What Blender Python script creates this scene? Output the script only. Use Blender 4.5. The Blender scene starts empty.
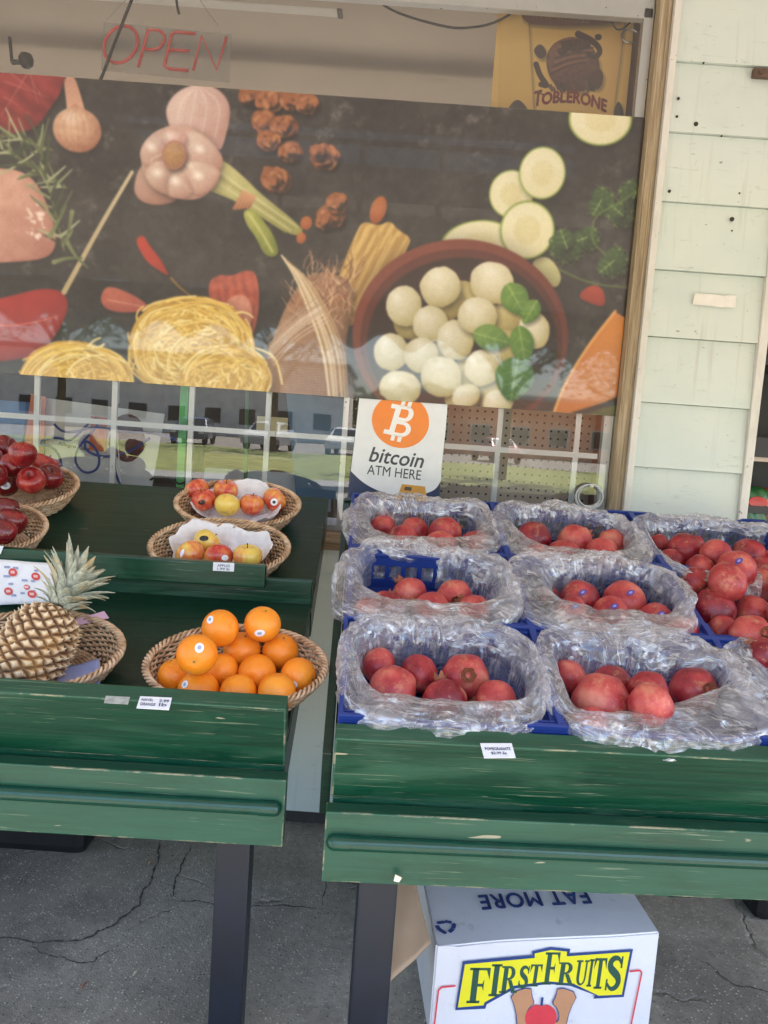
import bpy, bmesh, math, random
import numpy as np
from mathutils import Vector, Matrix, noise as mnoise

random.seed(7)
rng = np.random.default_rng(7)
SC = bpy.context.scene
COL = SC.collection
PI = math.pi
def rad(a): return math.radians(a)

# ------------------------------------------------------------------ camera
F_PX, PITCH, ROLL = 770.0, rad(6), rad(4)
CAM = Vector((0, -2.7, 1.45))
_f = Vector((0, math.cos(PITCH), -math.sin(PITCH)))
_u = Vector((0, math.sin(PITCH), math.cos(PITCH)))
_r = Vector((1, 0, 0))
CR = _r * math.cos(ROLL) + _u * math.sin(ROLL)
CU = _u * math.cos(ROLL) - _r * math.sin(ROLL)
CF = _f
def ray(x, y): return (CF * F_PX + CR * (x - 384) - CU * (y - 512))
def atY(x, y, Y):
    d = ray(x, y); return CAM + d * ((Y - CAM.y) / d.y)
def atZ(x, y, Z):
    d = ray(x, y); return CAM + d * ((Z - CAM.z) / d.z)
def atPlane(x, y, p, n):
    d = ray(x, y); return CAM + d * ((p - CAM).dot(n) / d.dot(n))
def depth(P): return (P - CAM).dot(CF)

cam_d = bpy.data.cameras.new('camera')
cam_o = bpy.data.objects.new('camera', cam_d); COL.objects.link(cam_o)
cam_o.matrix_world = Matrix(((CR.x, CU.x, -CF.x, CAM.x), (CR.y, CU.y, -CF.y, CAM.y), (CR.z, CU.z, -CF.z, CAM.z), (0, 0, 0, 1)))
cam_d.sensor_fit = 'VERTICAL'; cam_d.sensor_height = 36; cam_d.sensor_width = 27
cam_d.lens = F_PX / 1024 * 36
cam_d.clip_start = 0.02; cam_d.clip_end = 500
SC.camera = cam_o

# ------------------------------------------------------------------ materials
def lin(r, g=None, b=None):
    if g is None: g = b = r
    def c(v):
        v /= 255.0
        return v / 12.92 if v <= 0.04045 else ((v + 0.055) / 1.055) ** 2.4
    return (c(r), c(g), c(b), 1)

class NT:
    def __init__(self, name):
        self.m = bpy.data.materials.new(name); self.m.use_nodes = True
        self.t = self.m.node_tree; self.n = self.t.nodes; self.l = self.t.links
        self.b = self.n['Principled BSDF']; self.out = self.n['Material Output']
        self._co = None
    def node(self, typ, **kw):
        nd = self.n.new(typ)
        for k, v in kw.items():
            if k.startswith('i_'): nd.inputs[k[2:].replace('_', ' ')].default_value = v
            else: setattr(nd, k, v)
        return nd
    def link(self, a, b): self.l.new(a, b)
    def co(self, kind='Object'):
        if self._co is None: self._co = self.node('ShaderNodeTexCoord')
        return self._co.outputs[kind]
    def mapped(self, scale=(1, 1, 1), loc=None, rot=(0, 0, 0), kind='Object', rnd=False):
        mp = self.node('ShaderNodeMapping'); self.link(self.co(kind), mp.inputs[0])
        mp.inputs['Scale'].default_value = scale; mp.inputs['Rotation'].default_value = rot
        if loc: mp.inputs['Location'].default_value = loc
        if rnd:
            oi = self.node('ShaderNodeObjectInfo'); mu = self.node('ShaderNodeMath', operation='MULTIPLY')
            self.link(oi.outputs['Random'], mu.inputs[0]); mu.inputs[1].default_value = 37.0
            self.link(mu.outputs[0], mp.inputs['Location'])
        return mp.outputs[0]
    def noise(self, scale, vec=None, detail=4, rough=.55, dist=0):
        nd = self.node('ShaderNodeTexNoise'); nd.inputs['Scale'].default_value = scale
        nd.inputs['Detail'].default_value = detail; nd.inputs['Roughness'].default_value = rough
        nd.inputs['Distortion'].default_value = dist
        self.link(vec if vec is not None else self.co(), nd.inputs['Vector']); return nd.outputs['Fac']
    def ramp(self, fac, stops):
        nd = self.node('ShaderNodeValToRGB'); e = nd.color_ramp.elements
        while len(e) < len(stops): e.new(.5)
        for k, (p, c) in enumerate(stops):
            e[k].position = p; e[k].color = c if len(c) == 4 else (*c, 1)
        self.link(fac, nd.inputs[0]); return nd.outputs[0]
    def rampf(self, fac, a, b, va=0, vb=1):
        return self.ramp(fac, [(a, (va,) * 3 + (1,)), (b, (vb,) * 3 + (1,))])
    def mix(self, fac, a, b, mode='MIX'):
        nd = self.node('ShaderNodeMix', data_type='RGBA', blend_type=mode)
        for s, v in ((nd.inputs[0], fac), (nd.inputs[6], a), (nd.inputs[7], b)):
            if hasattr(v, 'is_output'): self.link(v, s)
            else: s.default_value = v
        return nd.outputs[2]
    def math(self, op, a, b=0.0):
        nd = self.node('ShaderNodeMath', operation=op)
        for s, v in ((nd.inputs[0], a), (nd.inputs[1], b)):
            if hasattr(v, 'is_output'): self.link(v, s)
            else: s.default_value = v
        return nd.outputs[0]
    def bump(self, h, strength=.3, dist=.002, normal=None):
        nd = self.node('ShaderNodeBump'); nd.inputs['Strength'].default_value = strength
        nd.inputs['Distance'].default_value = dist; self.link(h, nd.inputs['Height'])
        if normal is not None: self.link(normal, nd.inputs['Normal'])
        return nd.outputs[0]
    def set(self, **kw):
        for k, v in kw.items():
            s = self.b.inputs[k.replace('_', ' ')]
            if hasattr(v, 'is_output'): self.link(v, s)
            else: s.default_value = v
        return self

def simple(name, col, rough=.5, var=.12, scale=20, bump=.0, metal=0.0, spec=.5, bscale=60, bdist=.001):
    t = NT(name); n = t.noise(scale)
    c = t.mix(t.rampf(n, .3, .7), tuple(v * (1 - var) for v in col[:3]) + (1,), tuple(min(1, v * (1 + var)) for v in col[:3]) + (1,))
    t.set(Base_Color=c, Roughness=rough, Metallic=metal)
    t.b.inputs['Specular IOR Level'].default_value = spec
    if bump: t.set(Normal=t.bump(t.noise(bscale), bump, bdist))
    return t.m

# ------------------------------------------------------------------ mesh builder
class MB:
    def __init__(self): self.v = []; self.f = []; self.mi = []; self.uv = None
    def add(self, verts, faces, mi=0, M=None):
        o = len(self.v)
        if M is not None: verts = [M @ Vector(p) for p in verts]
        self.v.extend([tuple(p) for p in verts])
        self.f.extend([tuple(i + o for i in fc) for fc in faces]); self.mi.extend([mi] * len(faces))
        return self
    def box(self, x0, x1, y0, y1, z0, z1, mi=0, M=None, bev=0):
        if bev:
            bm = bmesh.new(); bmesh.ops.create_cube(bm, size=1)
            for v in bm.verts: v.co = Vector(((x0 + x1) / 2 + v.co.x * (x1 - x0), (y0 + y1) / 2 + v.co.y * (y1 - y0), (z0 + z1) / 2 + v.co.z * (z1 - z0)))
            bmesh.ops.bevel(bm, geom=bm.edges[:], offset=bev, segments=2, affect='EDGES', profile=.6)
            bm.verts.index_update()
            self.add([v.co.copy() for v in bm.verts], [[v.index for v in f.verts] for f in bm.faces], mi, M); bm.free(); return self
        vs = [(x, y, z) for x in (x0, x1) for y in (y0, y1) for z in (z0, z1)]
        fs = [(0, 1, 3, 2), (4, 6, 7, 5), (0, 4, 5, 1), (2, 3, 7, 6), (0, 2, 6, 4), (1, 5, 7, 3)]
        return self.add(vs, fs, mi, M)
    def tube(self, path, r, seg=8, closed=False, mi=0, M=None, cap=True, flat=None):
        P = [Vector(p) for p in path]; n = len(P)
        rr = r if isinstance(r, (list, tuple)) else [r] * n
        vs = []; T0 = None; N = None
        for i in range(n):
            if closed: t = P[(i + 1) % n] - P[i - 1]
            else: t = P[min(i + 1, n - 1)] - P[max(i - 1, 0)]
            if t.length < 1e-9: t = Vector((0, 0, 1))
            t.normalize()
            if N is None:
                a = Vector((0, 0, 1)) if abs(t.z) < .9 else Vector((1, 0, 0))
                N = t.cross(a).normalized()
            else:
                N = (N - t * N.dot(t))
                N = N.normalized() if N.length > 1e-6 else t.orthogonal().normalized()
            B = t.cross(N)
            for k in range(seg):
                a = 2 * PI * k / seg
                vs.append(P[i] + (N * math.cos(a) + B * math.sin(a) * (flat or 1)) * rr[i])
        fs = []
        for i in range(n if closed else n - 1):
            j = (i + 1) % n
            for k in range(seg):
                k2 = (k + 1) % seg
                fs.append((i * seg + k, i * seg + k2, j * seg + k2, j * seg + k))
        if cap and not closed:
            fs.append(tuple(range(seg))[::-1]); fs.append(tuple((n - 1) * seg + k for k in range(seg)))
        return self.add(vs, fs, mi, M)
    def lathe(self, prof, seg=24, mi=0, M=None):
        vs = []; fs = []; n = len(prof)
        for (r, z) in prof:
            for k in range(seg):
                a = 2 * PI * k / seg; vs.append((r * math.cos(a), r * math.sin(a), z))
        for i in range(n - 1):
            for k in range(seg):
                k2 = (k + 1) % seg; fs.append((i * seg + k, i * seg + k2, (i + 1) * seg + k2, (i + 1) * seg + k))
        return self.add(vs, fs, mi, M)
    def prism(self, pts, z0, z1, mi=0, M=None):
        n = len(pts)
        ar = sum(pts[i][0] * pts[(i + 1) % n][1] - pts[(i + 1) % n][0] * pts[i][1] for i in range(n))
        if ar < 0: pts = pts[::-1]
        vs = [(p[0], p[1], z0) for p in pts] + [(p[0], p[1], z1) for p in pts]
        fs = [tuple(range(n))[::-1], tuple(range(n, 2 * n))] + [(i, (i + 1) % n, n + (i + 1) % n, n + i) for i in range(n)]
        return self.add(vs, fs, mi, M)
    def grid(self, fn, nu, nv, wrap=False, mi=0, M=None, skip=None):
        cu = nu if wrap else nu + 1
        vs = [fn(i / nu, j / nv) for i in range(cu) for j in range(nv + 1)]
        fs = []
        for i in range(nu):
            for j in range(nv):
                if skip and skip((i + .5) / nu, (j + .5) / nv): continue
                a = i * (nv + 1) + j; b = ((i + 1) % cu) * (nv + 1) + j
                fs.append((a, b, b + 1, a + 1))
        return self.add(vs, fs, mi, M)
    def build(self, name, mats, parent=None, smooth=False, sharp=None, bevel=0, M=None, uv=None):
        me = bpy.data.meshes.new(name)
        me.from_pydata(self.v, [], self.f)
        if not isinstance(mats, (list, tuple)): mats = [mats]
        for m in mats: me.materials.append(m)
        if len(mats) > 1: me.polygons.foreach_set('material_index', self.mi)
        if smooth or sharp:
            me.polygons.foreach_set('use_smooth', [True] * len(me.polygons))
            if sharp: me.set_sharp_from_angle(angle=rad(sharp))
        if uv is not None:
            ul = me.uv_layers.new(name='UVMap')
            co = [uv(self.v[me.loops[k].vertex_index]) for k in range(len(me.loops))]
            ul.data.foreach_set('uv', [c for p in co for c in p])
        me.update()
        o = bpy.data.objects.new(name, me); COL.objects.link(o)
        if parent is not None: o.parent = parent
        if M is not None: o.matrix_local = M
        if bevel:
            bv = o.modifiers.new('bevel', 'BEVEL'); bv.width = bevel; bv.segments = 2; bv.limit_method = 'ANGLE'; bv.angle_limit = rad(40)
        return o

def tag(o, label=None, cat=None, group=None, kind=None):
    if label: o['label'] = label
    if cat: o['category'] = cat
    if group: o['group'] = group
    if kind: o['kind'] = kind
    return o
def empty(name, M=None, label=None, cat=None, group=None):
    o = bpy.data.objects.new(name, None); COL.objects.link(o); o.empty_display_size = .05
    if M is not None: o.matrix_world = M if isinstance(M, Matrix) else Matrix.Translation(Vector(M))
    return tag(o, label, cat, group)
def copy_tree(o, parent=None):
    c = o.copy(); COL.objects.link(c)
    for k in ('label', 'group'):
        if parent is None and k in c: del c[k]
    if parent is not None: c.parent = parent
    for ch in list(o.children): copy_tree(ch, c)
    return c
def frame(origin, ex, ey, ez):
    return Matrix(((ex.x, ey.x, ez.x, origin.x), (ex.y, ey.y, ez.y, origin.y), (ex.z, ey.z, ez.z, origin.z), (0, 0, 0, 1)))
def TR(x, y, z): return Matrix.Translation((x, y, z))
def RX(a): return Matrix.Rotation(rad(a), 4, 'X')
def RY(a): return Matrix.Rotation(rad(a), 4, 'Y')
def RZ(a): return Matrix.Rotation(rad(a), 4, 'Z')

_textcache = {}
def text_mesh(s, size=1.0, bold=0.0, shear=0.0, spacing=1.0):
    """flat lettering as (verts, faces), baseline at y=0, left at x=0"""
    cu = bpy.data.curves.new('t', 'FONT'); cu.body = s; cu.size = size; cu.offset = bold; cu.shear = shear
    cu.space_character = spacing; cu.resolution_u = 4
    o = bpy.data.objects.new('t', cu); COL.objects.link(o)
    dg = bpy.context.evaluated_depsgraph_get(); dg.update()
    me = bpy.data.meshes.new_from_object(o.evaluated_get(dg))
    vs = [tuple(v.co) for v in me.vertices]; fs = [tuple(p.vertices) for p in me.polygons]
    bpy.data.objects.remove(o); bpy.data.curves.remove(cu); bpy.data.meshes.remove(me)
    return vs, fs
def fit_text(mb, s, x0, x1, y0, y1, M=None, mi=0, warp=None, **kw):
    """letters scaled to fill the rectangle x0..x1, y0..y1"""
    bold = kw.pop('bold', 0) * .8
    vs, fs = text_mesh(s, 1.0, **kw)
    if bold:
        n0_ = len(vs); V2, F2 = [], []
        for q, (dx, dy) in enumerate(((0, 0), (-bold, 0), (bold, 0), (0, bold), (0, -bold))):
            V2 += [(v[0] + dx, v[1] + dy, q * .00012) for v in vs]; F2 += [tuple(i + q * n0_ for i in f) for f in fs]
        vs, fs = V2, F2
    xs = [v[0] for v in vs]; ys = [v[1] for v in vs]
    a, b, c, d = min(xs), max(xs), min(ys), max(ys)
    out = []
    for v in vs:
        x = x0 + (v[0] - a) / (b - a) * (x1 - x0); y = y0 + (v[1] - c) / (d - c) * (y1 - y0)
        if warp: x, y = warp(x, y)
        out.append((x, y, v[2]))
    mb.add(out, fs, mi, M)
SKY_S, SUN_S, EXPO = 0.12, 4.0, 2.42
# ------------------------------------------------------------------ print painter (numpy), used for printed pictures only
def vnoise(h, w, cell, seed, octv=4):
    r = np.random.default_rng(seed); out = np.zeros((h, w)); amp = 1; tot = 0
    for o in range(octv):
        c = max(1.0, cell / 2 ** o); gh, gw = int(h / c) + 3, int(w / c) + 3
        g = r.random((gh, gw)); y = np.arange(h) / c; x = np.arange(w) / c
        yi = y.astype(int); xi = x.astype(int); fy = (y - yi)[:, None]; fx = (x - xi)[None]
        fy = fy * fy * (3 - 2 * fy); fx = fx * fx * (3 - 2 * fx)
        a = g[yi][:, xi]; b = g[yi][:, xi + 1]; c2 = g[yi + 1][:, xi]; d = g[yi + 1][:, xi + 1]
        out += amp * ((a * (1 - fx) + b * fx) * (1 - fy) + (c2 * (1 - fx) + d * fx) * fy); tot += amp; amp *= .55
    return out / tot

class Paint:
    def __init__(self, W, H, to_tex, scale, bg):
        self.W, self.H, self.tt, self.s = W, H, to_tex, scale
        self.a = np.ones((H, W, 3)) * np.array(bg) / 255.0
        self.k = 0
    def region(self, pts, pad):
        xs = [p[0] for p in pts]; ys = [p[1] for p in pts]
        x0 = max(0, int(min(xs) - pad)); x1 = min(self.W, int(max(xs) + pad) + 1)
        y0 = max(0, int(min(ys) - pad)); y1 = min(self.H, int(max(ys) + pad) + 1)
        if x1 <= x0 or y1 <= y0: return None
        Y, X = np.mgrid[y0:y1, x0:x1]; return x0, x1, y0, y1, X + .5, Y + .5
    def put(self, reg, mask, col):
        x0, x1, y0, y1 = reg[:4]; m = np.clip(mask, 0, 1)[..., None]
        self.a[y0:y1, x0:x1] = self.a[y0:y1, x0:x1] * (1 - m) + col * m
    def ell(self, cx, cy, rx, ry, ang=0, c0=(255, 255, 255), c1=(200, 200, 200), light=(-.4, -.5), nz=.1, rim=None, soft=1.3, cell=9, wob=.0, shadow=None, spec=.0):
        self.k += 1; s = self.s; c = self.tt((cx, cy)); R = max(rx, ry) * s
        reg = self.region([c], R * 1.25 + 3)
        if reg is None: return
        X, Y = reg[4] - c[0], reg[5] - c[1]; a = rad(ang); ca, sa = math.cos(a), math.sin(a)
        u = (X * ca + Y * sa) / (rx * s); v = (-X * sa + Y * ca) / (ry * s)
        d = np.sqrt(u * u + v * v)
        if wob: d = d + wob * (vnoise(*d.shape, R * .6, self.k + 5, 3) - .5) * 2
        m = (1 - d) * min(rx, ry) * s / soft
        if shadow is None: shadow = .55 if min(rx, ry) > 7 and soft < 2 else 0
        if shadow:
            r2 = self.region([(c[0] + 3 * s * .8, c[1] + 4 * s * .8)], R * 1.5 + 6)
            if r2 is not None:
                X2, Y2 = r2[4] - c[0] - 2.4 * s, r2[5] - c[1] - 3.2 * s; d2 = np.hypot((X2 * ca + Y2 * sa) / (rx * s), (-X2 * sa + Y2 * ca) / (ry * s))
                self.put(r2, np.clip((1.22 - d2) / .42, 0, 1) ** 1.5 * shadow, np.array((18, 14, 13)) / 255)
        sh = np.clip(.5 + .5 * (-(u * light[0] + v * light[1])) + .35 * (d * d - .3) + nz * 3 * (vnoise(*d.shape, cell, self.k, 3) - .5), 0, 1)[..., None]
        col = np.array(c0) / 255 * (1 - sh) + np.array(c1) / 255 * sh
        if spec:
            hl = np.exp(-(((u - light[0] * .95) ** 2 + (v - light[1] * .95) ** 2) / .07))[..., None] * spec; col = col * (1 - hl) + hl
        if rim is not None:
            q = np.clip((d - rim[1]) / .05, 0, 1)[..., None]; col = col * (1 - q) + np.array(rim[0]) / 255 * q
        self.put(reg, m, col)
    def poly(self, pts, c0, c1=None, grad=(0, 1), nz=.15, soft=1.3, cell=10, smooth=True, streak=None, shadow=.5):
        self.k += 1
        if smooth: pts = chaikin(pts, 2)
        P = [self.tt(p) for p in pts]; reg = self.region(P, 10)
        if reg is None: return
        X, Y = reg[4], reg[5]; ins = np.zeros(X.shape, bool); dm = np.full(X.shape, 1e9)
        n = len(P)
        for i in range(n):
            (xa, ya), (xb, yb) = P[i], P[(i + 1) % n]
            if abs(yb - ya) > 1e-9:
                cr = ((ya > Y) != (yb > Y)) & (X < (xb - xa) * (Y - ya) / (yb - ya) + xa); ins ^= cr
            dx, dy = xb - xa, yb - ya; L = dx * dx + dy * dy + 1e-9
            t = np.clip(((X - xa) * dx + (Y - ya) * dy) / L, 0, 1)
            dm = np.minimum(dm, np.hypot(X - xa - t * dx, Y - ya - t * dy))
        sd = np.where(ins, dm, -dm)
        c1 = c1 or tuple(v * .7 for v in c0)
        gx = (X - X.min()) / max(1, np.ptp(X)); gy = (Y - Y.min()) / max(1, np.ptp(Y))
        q = gx * grad[0] + gy * grad[1]
        if grad[0] < 0: q = q - grad[0]
        if grad[1] < 0: q = q - grad[1]
        if streak is not None:
            a = rad(streak[0]); w = X * math.sin(a) - Y * math.cos(a)
            q = q + streak[2] * np.sin(w * 2 * PI / (streak[1] * self.s) + 3 * vnoise(*X.shape, 30, self.k + 9, 2))
        q = np.clip(q + nz * 3 * (vnoise(*X.shape, cell, self.k, 4) - .5) + .25 * np.exp(-np.maximum(sd, 0) / 6), 0, 1)[..., None]
        if shadow and len(P) > 3:
            sx, sy = int(2.2 * self.s), int(3 * self.s); sm = np.clip((sd + 4 * self.s * .5) / (5 * self.s), 0, 1) * shadow; sm = np.roll(np.roll(sm, sy, 0), sx, 1); sm[:sy] = 0; sm[:, :sx] = 0
            self.put(reg, sm, np.array((18, 14, 13)) / 255)
        self.put(reg, sd / soft + .5, np.array(c0) / 255 * (1 - q) + np.array(c1) / 255 * q)
    def stroke(self, pts, w0, w1, c, c1=None, alpha=1.0, soft=1.0, smooth=True):
        self.k += 1
        if smooth and len(pts) > 2: pts = chaikin(pts, 2, False)
        P = [self.tt(p) for p in pts]; W = max(w0, w1) * self.s; reg = self.region(P, W + 3)
        if reg is None: return
        X, Y = reg[4], reg[5]; best = np.full(X.shape, -1e9); n = len(P) - 1; tv = np.zeros(X.shape)
        for i in range(n):
            (xa, ya), (xb, yb) = P[i], P[i + 1]; dx, dy = xb - xa, yb - ya; L = dx * dx + dy * dy + 1e-9
            t = np.clip(((X - xa) * dx + (Y - ya) * dy) / L, 0, 1); T = (i + t) / n
            w = (w0 + (w1 - w0) * T) * self.s * .5; e = w - np.hypot(X - xa - t * dx, Y - ya - t * dy)
            up = e > best; best = np.where(up, e, best); tv = np.where(up, T, tv)
        c1 = c1 or c; q = tv[..., None]
        self.put(reg, np.clip(best / soft + .5, 0, 1) * alpha, np.array(c) / 255 * (1 - q) + np.array(c1) / 255 * q)
    def image(self, name):
        im = bpy.data.images.new(name, self.W, self.H, alpha=False)
        px = np.ones((self.H, self.W, 4), np.float32); px[..., :3] = np.clip(self.a[::-1], 0, 1)
        im.pixels.foreach_set(px.ravel()); im.update(); im.pack(); return im
def chaikin(p, it, closed=True):
    for _ in range(it):
        q = []; n = len(p)
        for i in range(n if closed else n - 1):
            a, b = p[i], p[(i + 1) % n]
            q += [(a[0] * .75 + b[0] * .25, a[1] * .75 + b[1] * .25), (a[0] * .25 + b[0] * .75, a[1] * .25 + b[1] * .75)]
        p = q if closed else [p[0]] + q + [p[-1]]
    return p
def lerp2(a, b, t): return (a[0] + (b[0] - a[0]) * t, a[1] + (b[1] - a[1]) * t)

PX0, PX1, PZ0, PZ1, PY = -1.46, 0.787, 1.558, 2.563, 0.036     # the window poster's rectangle
def paint_food_poster():
    ppm = 610.0; W, H = int((PX1 - PX0) * ppm), int((PZ1 - PZ0) * ppm)
    def tt(p):
        w = atY(p[0], p[1], PY); return ((w.x - PX0) * ppm, (PZ1 - w.z) * ppm)
    P = Paint(W, H, tt, 2.72 / 770 * ppm, (58, 54, 53)); R = random.Random(3)
    n1 = vnoise(H, W, 90, 1, 5); n2 = vnoise(H, W, 14, 2, 4); n3 = vnoise(H, W, 3, 4, 2)
    base = 50 + 36 * (n1 - .5) + 22 * (n2 - .5) + 9 * (n3 - .5)
    dust = np.clip((vnoise(H, W, 26, 8, 5) - .6) * 6, 0, 1) * np.clip((vnoise(H, W, 150, 9, 2) - .45) * 4, 0, 1)
    base = base + dust * 42 * n3 * 1.5
    P.a = np.stack([base * 1.03, base * .98, base * .96], -1) / 255
    # raw red meat, onion
    P.poly([(-30, 60), (66, 66), (62, 92), (50, 108), (38, 128), (15, 134), (-30, 138)], (150, 52, 50), (110, 32, 34), (.3, .8), .3, cell=16, streak=(30, 16, .25))
    for i in range(7): P.stroke([(R.uniform(-10, 50), R.uniform(70, 120)), (R.uniform(0, 50), R.uniform(74, 125))], 1.2, .4, (205, 130, 120), alpha=.6)
    P.stroke([(70, 82), (74, 100), (77, 118)], 11, 20, (190, 140, 120), (214, 170, 140))
    P.ell(77, 130, 24, 21, 10, (238, 208, 176), (150, 96, 74), nz=.12, spec=.3)
    for k in range(-3, 4): P.stroke([(75, 104), (77 + k * 8, 124), (79 + k * 4, 149)], .8, .6, (170, 110, 90), alpha=.45)
    # chicken
    P.poly([(-30, 168), (15, 168), (36, 180), (50, 210), (58, 240), (50, 258), (20, 262), (-30, 264)], (226, 180, 160), (170, 110, 98), (.5, .5), .16, cell=20)
    for k in range(26): P.ell(R.uniform(26, 44), R.uniform(202, 240), R.uniform(1, 4), R.uniform(1, 3), R.uniform(0, 90), (246, 228, 218), (238, 208, 196), soft=3, shadow=0)
    # red pepper, chillies, shallot, salmon leaf, ham
    P.poly([(-30, 305), (10, 296), (40, 288), (62, 290), (70, 304), (60, 330), (40, 355), (5, 362), (-30, 360)], (190, 58, 52), (120, 26, 28), (.4, .6), .1, cell=20)
    P.stroke([(-10, 326), (25, 325), (58, 316)], 2.5, 1, (240, 150, 140), alpha=.5)
    P.poly([(134, 240), (143, 234), (150, 246), (160, 258), (171, 278), (158, 270), (146, 262)], (206, 70, 48), (150, 40, 30), (.7, .2), .1)
    P.stroke([(171, 278), (180, 288), (192, 297)], 2.2, 1.2, (150, 110, 50))
    P.poly([(100, 296), (106, 286), (118, 288), (136, 296), (152, 308), (136, 313), (112, 312), (102, 306)], (206, 118, 96), (150, 70, 60), (.3, .6), .15)
    P.stroke([(108, 300), (130, 304), (150, 308)], 1, .5, (235, 190, 170), alpha=.7)
    P.poly([(206, 284), (218, 274), (232, 276), (244, 270), (256, 271), (260, 296), (256, 330), (246, 344), (226, 340), (214, 318)], (196, 96, 74), (140, 66, 56), (.1, .6), .35, cell=12, streak=(80, 9, .2))
    P.poly([(222, 300), (246, 292), (254, 312), (246, 338), (230, 330)], (216, 150, 128), (176, 104, 88), (0, 1), .35, cell=9)
    # skewer
    P.stroke([(132, 172), (100, 226), (64, 292)], 3.4, 5.5, (205, 190, 160), (190, 170, 130))
    # rosemary
    def sprig(a, b, nl, L, cols):
        P.stroke([a, lerp2(a, b, .5), b], 1.6, 2.2, (96, 104, 60))
        ax = math.atan2(b[1] - a[1], b[0] - a[0])
        for i in range(nl):
            t = (i + .5) / nl; p = lerp2(a, b, t)
            for sd in (-1, 1):
                th = ax + PI + sd * R.uniform(.2, 1.15); l = L * R.uniform(.6, 1.5)
                q = (p[0] + math.cos(th) * l, p[1] + math.sin(th) * l); m = (p[0] + math.cos(th) * l * .5 + R.uniform(-2, 2), p[1] + math.sin(th) * l * .5 + R.uniform(-2, 2))
                c = R.choice(cols); P.stroke([p, m, q], R.uniform(2.2, 4.2), 1.0, c, tuple(min(255, v * 1.25) for v in c))
    cols = [(84, 92, 62), (122, 130, 96), (60, 68, 46), (152, 156, 124), (46, 56, 40)]
    sprig((-8, 142), (66, 188), 11, 24, cols); sprig((-10, 128), (52, 150), 9, 24, cols); sprig((38, 140), (64, 250), 12, 26, cols)
    for a, b, c in (((66, 240), (75, 256), (88, 268)), ((50, 236), (58, 222), (66, 206)), ((54, 262), (66, 258), (82, 258)), ((72, 212), (70, 226), (64, 246))):
        P.stroke([a, b, c], 5, 1.5, (132, 140, 98), (86, 98, 60))
    # garlic
    G = lambda L: [(x / 2, y / 2 + 60) for x, y in L]
    def clove(L, c0=(240, 222, 208), c1=(176, 132, 118), gr=(.5, .6), n=7, ax=((0, 0), (1, 1))):
        P.poly(G(L), c0, c1, gr, .07, cell=14, shadow=.25, soft=2.5)
    P.poly(G([(440, 200), (455, 205), (500, 245), (515, 262), (600, 330), (608, 348), (580, 352), (500, 300), (470, 282), (420, 262), (405, 255)]), (214, 206, 150), (150, 148, 84), (.2, .8), .1, cell=9)
    for o in (0, 6, 14, 24): P.stroke(G([(430 - o, 215 + o * 1.4), (490 - o * .4, 262 + o), (595 - o, 334 + o * .5)]), 1.4, 1.2, (232, 226, 184) if o in (0, 14) else (140, 138, 80), alpha=.6, soft=2)
    P.poly(G([(484, 300), (508, 298), (530, 325), (545, 345), (560, 385), (545, 396), (526, 388), (512, 355), (492, 330)]), (190, 190, 104), (112, 122, 48), (.6, .4), .12)
    P.stroke(G([(496, 306), (520, 340), (545, 384)]), 2.5, 2, (220, 220, 150), alpha=.6, soft=2)
    clove([(268, 245), (280, 210), (300, 205), (330, 260), (360, 280), (320, 292), (285, 286), (268, 268)], (222, 190, 176), (160, 112, 98))
    clove([(335, 125), (330, 95), (350, 65), (385, 48), (430, 52), (458, 80), (461, 115), (448, 165), (440, 185), (410, 155), (370, 138), (345, 145)], (240, 220, 210), (184, 142, 130), (.7, .5))
    for k in range(8): P.stroke(G([(395, 50), (360 + k * 14, 85), (352 + k * 13, 135 + k * 3)]), 1.1, .8, (196, 140, 138) if k % 2 else (250, 240, 234), alpha=.4, soft=2)
    P.ell(181, 163, 40, 34, 15, (224, 196, 182), (176, 132, 120), nz=.06, wob=.04)
    for L in ([(278, 180), (298, 150), (328, 144), (334, 165), (322, 200), (300, 214), (282, 204)], [(362, 138), (410, 148), (446, 190), (446, 216), (410, 228), (376, 200), (368, 165)], [(376, 198), (444, 214), (432, 250), (402, 272), (380, 264), (364, 224)],
              [(345, 214), (370, 220), (388, 266), (362, 279), (333, 272), (326, 236)], [(322, 200), (348, 216), (330, 242), (336, 273), (300, 254), (288, 226), (302, 206)], [(326, 142), (366, 136), (378, 162), (362, 176), (334, 174), (320, 158)]):
        clove(L); cx_ = sum(p[0] for p in L) / len(L); cy_ = sum(p[1] for p in L) / len(L)
        for k in range(5):
            e_ = R.choice(L); P.stroke(G([(348 + (cx_ - 348) * .35, 188 + (cy_ - 188) * .35), (cx_ + (e_[0] - cx_) * .5, cy_ + (e_[1] - cy_) * .5), (cx_ + (e_[0] - cx_) * .85, cy_ + (e_[1] - cy_) * .85)]), .9, .6, R.choice([(200, 146, 140), (250, 242, 236), (190, 150, 132)]), alpha=.45, soft=1.6)
        P.ell(cx_ / 2 - 2, cy_ / 2 + 57, 8, 6, 20, (250, 240, 232), (244, 228, 218), soft=12, shadow=0)
    P.ell(174, 155, 12, 14, 10, (206, 164, 112), (146, 100, 66), rim=((180, 116, 104), .84), nz=.2, cell=4)
    for k in range(9): P.stroke(G([(345 + k * 3, 160), (338 + k * 6, 140 - (k % 3) * 6), (330 + k * 8, 128 - (k % 2) * 8)]), 1.2, .5, (214, 158, 148), alpha=.7)
    for k in range(9): P.stroke(G([(466 + k * 4, 298 - k * .4), (486 + k * 3, 262 + k * 1.5)]), 2.2, 2.0, (176, 120, 86) if k % 2 else (146, 94, 64), (206, 152, 112))
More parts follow.
